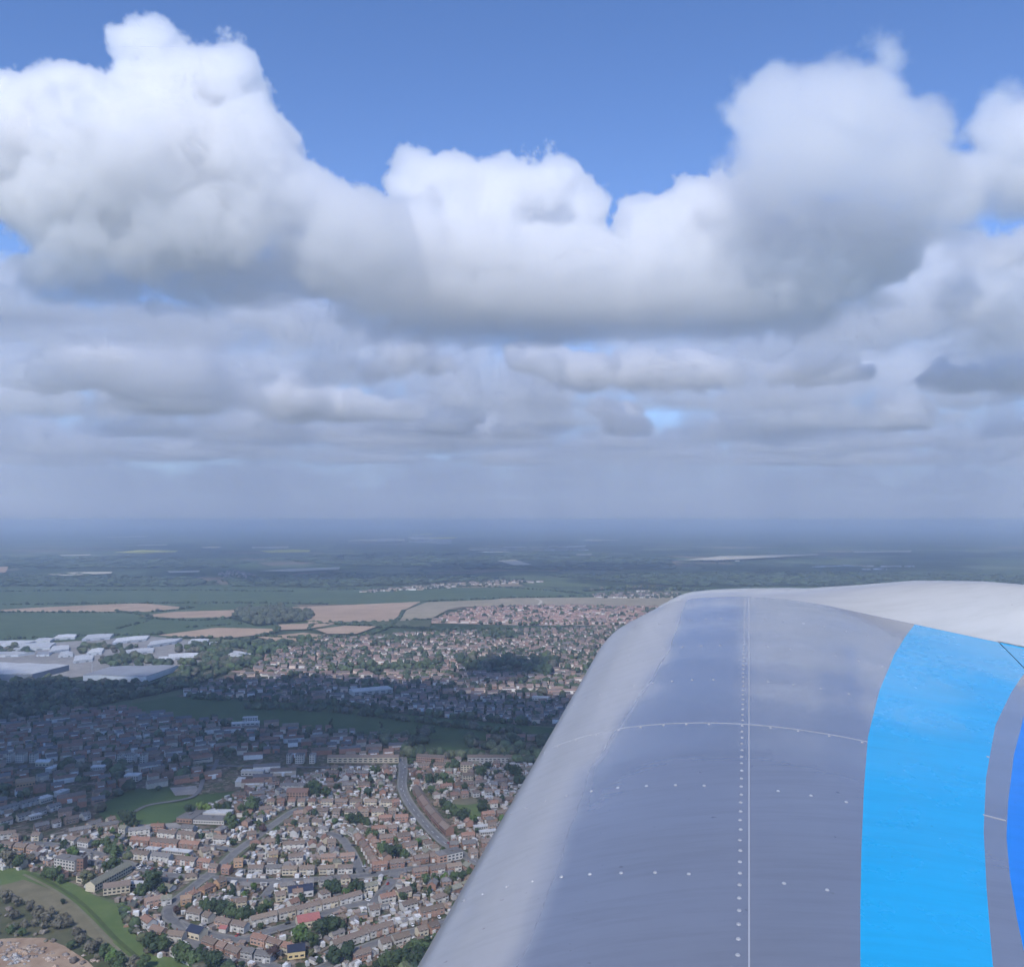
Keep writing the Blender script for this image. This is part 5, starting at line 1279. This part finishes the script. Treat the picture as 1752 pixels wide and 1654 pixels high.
for s in stations:
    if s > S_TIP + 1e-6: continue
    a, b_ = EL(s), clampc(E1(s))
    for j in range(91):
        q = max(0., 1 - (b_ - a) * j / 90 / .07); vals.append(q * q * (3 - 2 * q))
edge_sheen(us.data, vals)
strip_sheet('light_blue_stripe', lambda s: clampc(E1(s)), lambda s: clampc(E2(s)), 16, M_light_blue)
strip_sheet('grey_stripe', lambda s: clampc(E2(s)), lambda s: clampc(E3(s)), 8, M_skin)
strip_sheet('deep_blue_stripe', lambda s: clampc(E3(s)), lambda s: C_GAP, 10, M_dark_blue)

# rounded fibreglass tip, swelling upwards towards the rear
def tip_bump(c): return float(np.interp(c, [-.05, .1, .3, .5, .8, 1.1, 1.45], [0, .006, .03, .09, .185, .25, .30]))
def tip_ext(c): return .10 + .30 * math.sqrt(max(0., 1 - ((c - .45) / 1.10) ** 2))
NT = 28
TIP_C = [C_LE + (C_GAP - .001 - C_LE) * j / 44 for j in range(45)] + [C_GAP + .001 + (C_TE - C_GAP - .001) * j / 16 for j in range(17)]
def tip_pt(c, t):
    z0 = prof(c); e = tip_ext(c) * (.25 + .75 * min(1., (c - C_LE) / .35)); bp_ = tip_bump(c)
    p0 = (0., z0); p1 = (e * .55, z0 + bp_ * 1.15 + .01); p2 = (e * 1.05, z0 + bp_ * 1.1); p3 = (e, -.27 + bp_ * .55); u = 1 - t
    ds = u ** 3 * p0[0] + 3 * u * u * t * p1[0] + 3 * u * t * t * p2[0] + t ** 3 * p3[0]
    z = u ** 3 * p0[1] + 3 * u * u * t * p1[1] + 3 * u * t * t * p2[1] + t ** 3 * p3[1]
    return W_O + W_U * (S_TIP + .002 + ds) + W_C * le_pull(c, S_TIP + .6 * ds) + W_N * z
T_AIL = 0.
rows = [[tip_pt(c, T_AIL + .004 + (1 - T_AIL - .004) * i / NT if c > C_GAP else i / NT) for c in TIP_C] for i in range(NT + 1)]
wpart('wing_tip', grid_mesh('wing_tip', rows, [M_tip]), None)
# aileron behind its hinge gap; its outer end follows the swell of the tip
rows = [[WP(C_GAP + .007 + (C_TE - C_GAP - .011) * j / 10, s_, -.002) for j in range(11)] for s_ in stations if s_ > 2.2]
rows += [[tip_pt(C_GAP + .007 + (C_TE - C_GAP - .011) * j / 10, T_AIL * i / 6) - W_N * .0005 for j in range(11)] for i in range(1, 7)]
wpart('aileron', grid_mesh('aileron', rows, [M_light_blue]), None)
b = MB(); A = [(WP(C_GAP, s_), WP(C_GAP + .007, s_, -.002)) for s_ in stations]
for (p0, q0), (p1, q1) in zip(A, A[1:]):
    d_ = W_N * -.035
    b.face([p0 + d_, q0 + d_, q1 + d_, p1 + d_]); b.face([p0 + d_, p1 + d_, p1, p0]); b.face([q0, q1, q1 + d_, q0 + d_])
wpart('hinge_gap', b, [M_gap], None, False)

# rivets: one close-set spanwise row, the rib rows, the seam at the tip
rb = MB(); rr_ = random.Random(3)
def rivet(c, s, r=.005):
    c += rr_.uniform(-.001, .001); s += rr_.uniform(-.0015, .0015)
    t1 = (WP(c + .004, s) - WP(c - .004, s)).normalized(); n = t1.cross(W_U).normalized()
    if n.dot(W_N) < 0: n = -n
    P = WP(c, s); k = 8
    ring0 = [P + (t1 * math.cos(2 * math.pi * i / k) + W_U * math.sin(2 * math.pi * i / k)) * r - n * .0005 for i in range(k)]
    ring1 = [P + (t1 * math.cos(2 * math.pi * i / k) + W_U * math.sin(2 * math.pi * i / k)) * r * .62 + n * .0017 for i in range(k)]
    for i in range(k): rb.face([ring0[i], ring0[(i + 1) % k], ring1[(i + 1) % k], ring1[i]])
    rb.face(ring1)
c_sp = -.012
s = .6
while s < S_TIP - .03: rivet(.001, s, .0052); s += .046
rows_c = [-.60, -.555, -.50, -.44, -.372, -.305, -.235, -.165, -.095]
rows_aft = [.085, .165, .25, .335, .42, .505]
for k in range(-3, 7):
    sk_ = RIB0 + RIBD * k - (.03 if k == 6 else 0)
    if sk_ < .5: continue
    lim = clampc(E1(sk_)) - .01
    for c in rows_c: rivet(c + .006 * math.sin(k * 2.1 + c * 9), sk_)
    for c in rows_aft:
        if c < lim: rivet(c + .006 * math.sin(k * 1.7 + c * 7), sk_)
rivet(.70, RIB0 + RIBD * 1.25); rivet(.69, RIB0 + RIBD * 2.3); rivet(.70, RIB0 - .05); rivet(.73, RIB0 + RIBD * .2)
wpart('rivets', rb, [M_rivet], None, True)

def ribbon(b, pts, w, hgt):
    """a thin raised edge along points on the skin given as (c, s)"""
    for i in range(len(pts) - 1):
        (c0, s0), (c1, s1) = pts[i], pts[i + 1]
        d = Vector((c1 - c0, s1 - s0)).normalized(); n = Vector((-d.y, d.x)) * w / 2
        q = [(c0 - n.x, s0 - n.y), (c1 - n.x, s1 - n.y), (c1 + n.x, s1 + n.y), (c0 + n.x, s0 + n.y)]
        top = [WP(c, s, hgt) for c, s in q]; bot = [WP(c, s, -.0005) for c, s in q]
        b.face(top)
        for a in (0, 2): b.face([bot[a], bot[a + 1], top[a + 1], top[a]])
lb = MB()
ribbon(lb, [(.020, .5 + (S_TIP - .5) * i / 60) for i in range(61)], .003, .0009)
wpart('spar_seam', lb, [M_seam], None, False); lb = MB()
s2 = RIB0 + 2 * RIBD + .012
ribbon(lb, [(-.58 + (clampc(E1(s2)) + .58) * i / 40, s2) for i in range(41)], .0026, .0009)
wpart('rib_seam', lb, [M_seam], None, False); lb = MB()
ribbon(lb, [(C_LE + .02 + (C_GAP - C_LE - .02) * i / 60, S_TIP - .004) for i in range(61)], .004, .001)
wpart('tip_seam', lb, [M_seam], None, False); lb = MB()
ribbon(lb, [(E2(RIB0 + RIBD * 1.25) + (E3(RIB0 + RIBD * 1.25) - E2(RIB0 + RIBD * 1.25)) * i / 6, RIB0 + RIBD * 1.25 + .012) for i in range(7)], .0035, .0012)
wpart('rib_seam', lb, [M_seam], None, False)
# closing underside
rows = [[W_O + W_U * s + W_C * (C_LE + .9 + (C_TE - C_LE - .9) * j / 4) + W_N * (prof(C_LE) - .075 + (.075 + prof(C_TE) - prof(C_LE) - .01) * j / 4) for j in range(5)] for s in (S_IN, S_TIP)]
wpart('lower_skin', grid_mesh('lower_skin', rows, [M_skin]), None)

# ------------------------------------------------------------------ clouds (real volumes lit by the sun) and haze
def volume_mat(name, col, dens, aniso=.25):
    m = bpy.data.materials.new(name); m.use_nodes = True; t = m.node_tree; t.nodes.clear()
    o = t.nodes.new('ShaderNodeOutputMaterial'); v = t.nodes.new('ShaderNodeVolumePrincipled'); t.links.new(v.outputs[0], o.inputs['Volume'])
    v.inputs['Color'].default_value = (*col, 1); v.inputs['Density'].default_value = dens; v.inputs['Anisotropy'].default_value = aniso
    return m
M_cloud = volume_mat('cloud_droplets', (.995, .995, .997), 1.0, 0.5)
M_murk = volume_mat('distant_murk', (.78, .84, .96), 1.05e-4, 0.0)

class GN:
    def __init__(self, name):
        self.g = bpy.data.node_groups.new(name, 'GeometryNodeTree')
        self.g.interface.new_socket('Geometry', in_out='OUTPUT', socket_type='NodeSocketGeometry')
        self.N = self.g.nodes; self.L = self.g.links; self.out = self.N.new('NodeGroupOutput')
        self.P = self.N.new('GeometryNodeInputPosition').outputs[0]
    def m(self, op, a, b=None, c=None):
        n = self.N.new('ShaderNodeMath'); n.operation = op
        for i, q in enumerate((a, b, c)):
            if q is None: continue
            if isinstance(q, (int, float)): n.inputs[i].default_value = q
            else: self.L.new(q, n.inputs[i])
        return n.outputs[0]
    def v(self, op, a, b=None, out=0):
        n = self.N.new('ShaderNodeVectorMath'); n.operation = op
        for i, q in enumerate((a, b)):
            if q is None: continue
            if isinstance(q, (tuple, list, Vector)): n.inputs[i].default_value = tuple(q)
            else: self.L.new(q, n.inputs[i])
        return n.outputs[out]
    def scale(self, a, k):
        n = self.N.new('ShaderNodeVectorMath'); n.operation = 'SCALE'; self.L.new(a, n.inputs[0]); n.inputs['Scale'].default_value = k; return n.outputs[0]
    def noise(self, p, size, det, rough=.5, col=False):
        n = self.N.new('ShaderNodeTexNoise'); n.inputs['Scale'].default_value = 1 / size; n.inputs['Detail'].default_value = det; n.inputs['Roughness'].default_value = rough
        self.L.new(p, n.inputs['Vector']); return n.outputs[1 if col else 0]
    def step(self, x, a, b, hi):
        n = self.N.new('ShaderNodeMapRange'); n.interpolation_type = 'SMOOTHSTEP'; self.L.new(x, n.inputs['Value'])
        n.inputs['From Min'].default_value = a; n.inputs['From Max'].default_value = b; n.inputs['To Max'].default_value = hi; return n.outputs[0]
    def finish(self, dens, lo, hi, vox, material=None):
        vc = self.N.new('GeometryNodeVolumeCube'); self.L.new(dens, vc.inputs['Density'])
        vz = vox if isinstance(vox, tuple) else (vox,) * 3
        vc.inputs['Min'].default_value = lo; vc.inputs['Max'].default_value = hi
        for i, k in enumerate(('Resolution X', 'Resolution Y', 'Resolution Z')): vc.inputs[k].default_value = max(4, int((hi[i] - lo[i]) / vz[i]))
        sm = self.N.new('GeometryNodeSetMaterial'); sm.inputs['Material'].default_value = material or M_cloud
        self.L.new(vc.outputs[0], sm.inputs[0]); self.L.new(sm.outputs[0], self.out.inputs[0])

def volume_object(name, gn, step=0.):
    vd = bpy.data.volumes.new(name); vd.render.clipping = 1e-5; vd.render.step_size = step
    o = bpy.data.objects.new(name, vd); COL.objects.link(o)
    o.modifiers.new('shape', 'NODES').node_group = gn.g
    return o

def cloud(label, blobs, vox, dens, base, size=300., amp=.55, soft=.2, seed=0, warp=.6, flat=110.):
    """one cumulus: a union of lumps, roughened at several scales, cut off at the condensation level"""
    pad = size * .45
    lo = [min(c[i] - r[i] for c, r in blobs) - pad for i in range(3)]; hi = [max(c[i] + r[i] for c, r in blobs) + pad for i in range(3)]
    lo[2] = max(lo[2], base - 90)
    g = GN('cloud_shape'); off = (seed * 913., seed * 577., seed * 311.)
    Ps = g.v('ADD', g.P, off)
    Q = g.v('ADD', g.P, g.scale(g.v('SUBTRACT', g.noise(Ps, size, 2, .5, True), (.5, .5, .5)), size * warp))
    f = None
    for c, r in blobs:
        l = g.v('LENGTH', g.v('DIVIDE', g.v('SUBTRACT', Q, c), r), None, 1)
        e = g.m('MULTIPLY', g.m('SUBTRACT', 1, l), min(r) / (size * .55))
        f = e if f is None else g.m('SMOOTH_MAX', f, e, .18)
    vo = g.N.new('ShaderNodeTexVoronoi'); vo.feature = 'F1'; vo.normalize = True
    vo.inputs['Scale'].default_value = 1 / (size * .5); vo.inputs['Detail'].default_value = 4; vo.inputs['Roughness'].default_value = .6
    g.L.new(Ps, vo.inputs['Vector'])
    fb = g.m('SUBTRACT', g.noise(Ps, size * .5, 7, .64), .5)
    f = g.m('ADD', f, g.m('MULTIPLY', g.m('SUBTRACT', .33, vo.outputs['Distance']), amp))
    f = g.m('ADD', f, g.m('MULTIPLY', fb, amp * 2.0))
    sx = g.N.new('ShaderNodeSeparateXYZ'); g.L.new(g.P, sx.inputs[0])
    h = g.m('ADD', g.m('DIVIDE', g.m('SUBTRACT', sx.outputs[2], base), flat), g.m('MULTIPLY', fb, 1.3))
    f = g.m('MINIMUM', f, h)
    wet = g.m('ADD', .08, g.m('DIVIDE', g.m('SUBTRACT', sx.outputs[2], base), 900.))          # cloud water grows with height above the base
    g.finish(g.m('MULTIPLY', g.step(f, 0, soft, dens), g.m('MINIMUM', wet, 1.)), lo, hi, vox)
    return tag(volume_object('cloud', g), label, 'cloud', 'cumulus clouds over the plain')

def lumps(lst, D, depth=1.0):
    out = []
    for q in lst:
        px, py, rx, rz_ = q[:4]; dd = q[4] if len(q) > 4 else 0
        k = (D + dd) / FPX
        out.append((at(px, py, D + dd), (rx * k, (rx + rz_) / 2 * k * depth, rz_ * k)))
    return out

def heaped(lst, D, seed):
    """each traced lump broken into several smaller ones heaped on it"""
    r = random.Random(seed); out = []
    for px, py, rx, rz_ in lst:
        out.append((px, py, rx * .8, rz_ * .9, 0))
        for _ in range(5):
            a = r.uniform(-.9, .9); q = r.uniform(.35, .6); out.append((px + a * rx, py - r.uniform(-.25, .75) * rz_ * (1 - .5 * abs(a)), rz_ * q * 1.5, rz_ * q * 1.15, r.uniform(-350, 350)))
    return lumps(out, D, 1.3)

cloud('tall white cumulus tower at upper left, the highest cloud', lumps([
    (40, 235, 110, 95), (-80, 260, 130, 120), (258, 125, 62, 78), (250, 290, 190, 150), (330, 170, 110, 85), (395, 165, 62, 82), (420, 300, 105, 130),
    (150, 350, 160, 100), (520, 360, 100, 75, 60), (610, 420, 120, 90, 60), (140, 200, 90, 75), (320, 400, 170, 70, -50), (180, 440, 130, 45, -100), (130, 478, 120, 38, 200), (320, 488, 160, 40, 250), (470, 480, 130, 50, 250)], 3300), 8, .036, 1115, 290, .78, .10, 1, .6, 70.)
cloud('broad bright white cumulus bank in the middle of the sky', lumps([
    (715, 325, 58, 62), (780, 350, 70, 75), (860, 345, 70, 78), (950, 330, 58, 62), (1000, 360, 45, 70), (760, 440, 190, 90), (930, 470, 190, 80), (620, 455, 110, 60),
    (1130, 410, 75, 80), (1200, 360, 70, 65), (1260, 390, 90, 90), (1110, 490, 160, 70), (1390, 430, 140, 80), (1330, 490, 160, 60), (1500, 430, 80, 60), (900, 535, 330, 50), (1240, 530, 240, 48), (640, 505, 110, 45)], 3990, 1.15), 9, .036, 1150, 300, .78, .10, 3, .6, 60.)
cloud('soft grey cloud high at upper right with a ragged top', lumps([
    (1330, 195, 85, 75), (1440, 205, 120, 90), (1545, 235, 85, 70), (1370, 290, 140, 75), (1510, 320, 130, 75), (1510, 95, 40, 22)], 3500, 1.3), 14, .013, 1250, 260, .7, .3, 5)
cloud('pale ragged cloud leaving the picture at the upper right edge', lumps([
    (1720, 230, 70, 80), (1790, 260, 90, 110), (1650, 320, 80, 60), (1590, 290, 50, 40), (1750, 330, 110, 50), (1600, 380, 90, 50)], 3700, 1.3), 16, .02, 1250, 280, .6, .4, 6)
cloud('small white cloud tucked under the tall cumulus at the left edge', lumps([
    (20, 480, 45, 50), (-40, 500, 70, 60), (60, 530, 90, 28), (190, 538, 90, 22)], 5200, 1.3), 18, .02, 1380, 260, .5, .3, 7)
cloud('small torn scrap of cloud below the tall cumulus', lumps([(395, 405, 50, 26), (385, 445, 50, 25), (440, 470, 30, 18)], 4700, 1.2), 18, .012, 1300, 220, .6, .4, 8)
cloud('little upright puff beneath the bank left of centre', lumps([(500, 575, 42, 38), (480, 600, 40, 20), (440, 550, 40, 18)], 5600, 1.2), 18, .014, 1200, 220, .6, .35, 9)
cloud('wide thin grey veil of cloud behind the low puffs', lumps([(330, 640, 420, 55), (900, 650, 420, 50), (1450, 640, 380, 60), (1700, 590, 200, 60), (60, 610, 250, 60), (700, 600, 300, 40), (1250, 590, 350, 40)], 8600, .5), 45, .007, 1080, 700, .6, .6, 60, .5, 200.)
cloud('pale grey bank seen through the gap at left below the tall cumulus', lumps([(60, 560, 200, 30), (300, 560, 200, 34), (480, 545, 140, 45), (610, 570, 120, 30)], 5800, 1.4), 26, .012, 1230, 300, .7, .4, 61, .6, 160.)
cloud('pale grey bank filling the gap at right beyond the big bank', lumps([(1480, 560, 180, 40), (1620, 520, 140, 60), (1740, 480, 130, 70), (1600, 440, 110, 40), (1380, 590, 200, 25), (1720, 590, 160, 30)], 5600, 1.4), 26, .012, 1230, 300, .7, .4, 62, .6, 160.)
k = 10
for lab, l, D, d in [
    ('low creamy puff just under the middle of the bank', [(690, 615, 50, 28), (640, 640, 45, 18), (750, 635, 50, 18)], 6200, .014),
    ('wide flat creamy cloud right of centre under the bank', [(1000, 645, 80, 28), (1100, 640, 90, 32), (1200, 645, 70, 26), (930, 620, 60, 25)], 6200, .02),
    ('low flat white puff under the right end of the bank', [(1380, 645, 65, 26), (1440, 640, 50, 22)], 6300, .016),
    ('bright low cloud at the right edge above the wing', [(1640, 655, 70, 26), (1730, 650, 60, 32), (1790, 650, 60, 30)], 6200, .02),
    ('ragged white cloud high on the right edge', [(1690, 445, 60, 30), (1760, 425, 60, 30), (1680, 520, 90, 40), (1740, 560, 90, 50)], 4800, .006),
    ('broad low cloud at the left with a blurred grey foot', [(140, 635, 85, 35), (70, 650, 70, 26), (210, 655, 60, 26)], 6600, .016),
    ('low cloud with a bright shoulder left of the blue gap', [(295, 670, 50, 30), (340, 690, 60, 22), (260, 690, 40, 22)], 7600, .018),
    ('pair of low creamy heaps right of the blue gap', [(500, 700, 58, 34), (560, 695, 40, 26), (620, 710, 60, 26), (680, 715, 50, 22)], 8000, .02),
    ('small heaped cloud low in the middle of the sky', [(780, 740, 38, 38), (750, 755, 40, 20)], 9200, .018),
    ('small creamy heap over the middle of the horizon', [(890, 745, 38, 28), (920, 760, 30, 14)], 9800, .018),
    ('pair of small bright heaps over the wing tip', [(1050, 725, 32, 28), (1090, 740, 34, 18), (1000, 768, 22, 18)], 9400, .018),
    ('solitary heaped cloud low at the right', [(1560, 725, 45, 36), (1530, 745, 40, 16)], 8800, .016),
]:
    cloud(lab, heaped([(a_, b_ - 6, c_, d_ * 1.3) for a_, b_, c_, d_ in l], D, k), 18, d * 4.5, 1180, 240, .8, .28, k, .7, 130.); k += 1

def overhead():
    """the cloud above and a little ahead, out of the frame, whose shadow lies across the town"""
    out = []; zc = 1320.
    for px, py, rx, ry in [(-60, 1255, 330, 330), (150, 1265, 260, 330), (340, 1245, 260, 270), (520, 1245, 240, 230), (690, 1232, 240, 200), (860, 1232, 240, 200), (1040, 1240, 260, 230),
                           (60, 1345, 170, 150), (180, 1345, 130, 110), (-120, 1370, 200, 140), (300, 1325, 130, 80), (860, 1150, 130, 130), (-250, 1210, 300, 400),
                           (330, 1194, 170, 170), (460, 1192, 170, 170), (590, 1194, 170, 160), (700, 1196, 170, 150), (170, 1196, 170, 190), (20, 1196, 170, 190), (560, 1320, 170, 55), (430, 1334, 120, 55), (690, 1318, 110, 40), (870, 1330, 120, 60), (180, 1375, 110, 70)]:
        g = G(px, py); tt = zc / SUN_DIR.z
        out.append(((g.x + SUN_DIR.x * tt, g.y + SUN_DIR.y * tt, zc), (rx * .72, ry * .72, 150.)))
    return out
cloud('cloud overhead whose shadow lies across the middle of the town', overhead(), 30, .10, 1190, 200, .35, .4, 40, .35, 60.)

def far_clouds(lo, hi, vox, cover, dens, size, seed, step):
    g = GN('cloud_field'); off = (seed * 7919., seed * 3571., 0.)
    Ps = g.v('ADD', g.P, off)
    sx = g.N.new('ShaderNodeSeparateXYZ'); g.L.new(g.P, sx.inputs[0])
    flat = g.v('MULTIPLY', Ps, (1, 1, 0))
    c2 = g.noise(flat, size, 3, .5); b3 = g.m('SUBTRACT', g.noise(Ps, size * .18, 4, .6), .5)
    hgt = g.m('DIVIDE', g.m('SUBTRACT', sx.outputs[2], 1180.), 900.)
    f = g.m('ADD', g.m('SUBTRACT', c2, cover), g.m('MULTIPLY', b3, .28))
    f = g.m('SUBTRACT', f, g.m('MULTIPLY', hgt, .16))
    f = g.m('MINIMUM', f, g.m('ADD', g.m('MULTIPLY', hgt, 1.2), g.m('MULTIPLY', b3, .15)))
    d = g.step(f, 0, .10, dens)
    g.finish(d, lo, hi, vox)
    return tag(volume_object('clouds', g, step), 'rows of small fading clouds in pale murk down to the horizon', 'clouds', None, 'stuff')
far_clouds((-9500, 5900, 1150), (9500, 9600, 1750), (40, 40, 25), .515, .008, 1300, 5, 45.)
far_clouds((-13000, 9200, 1100), (13000, 15000, 2000), (45, 45, 30), .47, .006, 1900, 1, 50.)
far_clouds((-36000, 11500, 330), (36000, 36000, 2100), (150, 150, 60), .475, .0012, 2600, 2, 160.)

def murk():
    g = GN('murk_field')
    sx = g.N.new('ShaderNodeSeparateXYZ'); g.L.new(g.P, sx.inputs[0])
    c2 = g.noise(g.v('MULTIPLY', g.P, (1, 1, 0)), 6000, 3, .5)
    top = g.step(g.m('SUBTRACT', 2300., g.m('ADD', sx.outputs[2], g.m('MULTIPLY', c2, 900.))), 0, 1100., 1.)
    near = g.step(sx.outputs[1], 200., 3500., 1.)
    g.finish(g.m('MULTIPLY', top, near), (-60000, 300, 312), (60000, 84000, 2300), (500, 500, 110), M_murk)
    return tag(volume_object('distant_mist', g, 900.), 'pale blue grey mist along the whole horizon', 'mist', None, 'stuff')
murk()

hz = MB(); hz.box(-86000, 86000, -7000, 86000, -1, H + 8, bottom=True)
M_haze = volume_mat('haze_air', (.65, .79, 1.0), 1.1e-4, .2)
tag(link('haze', hz.mesh('haze', [M_haze])), kind='stuff')
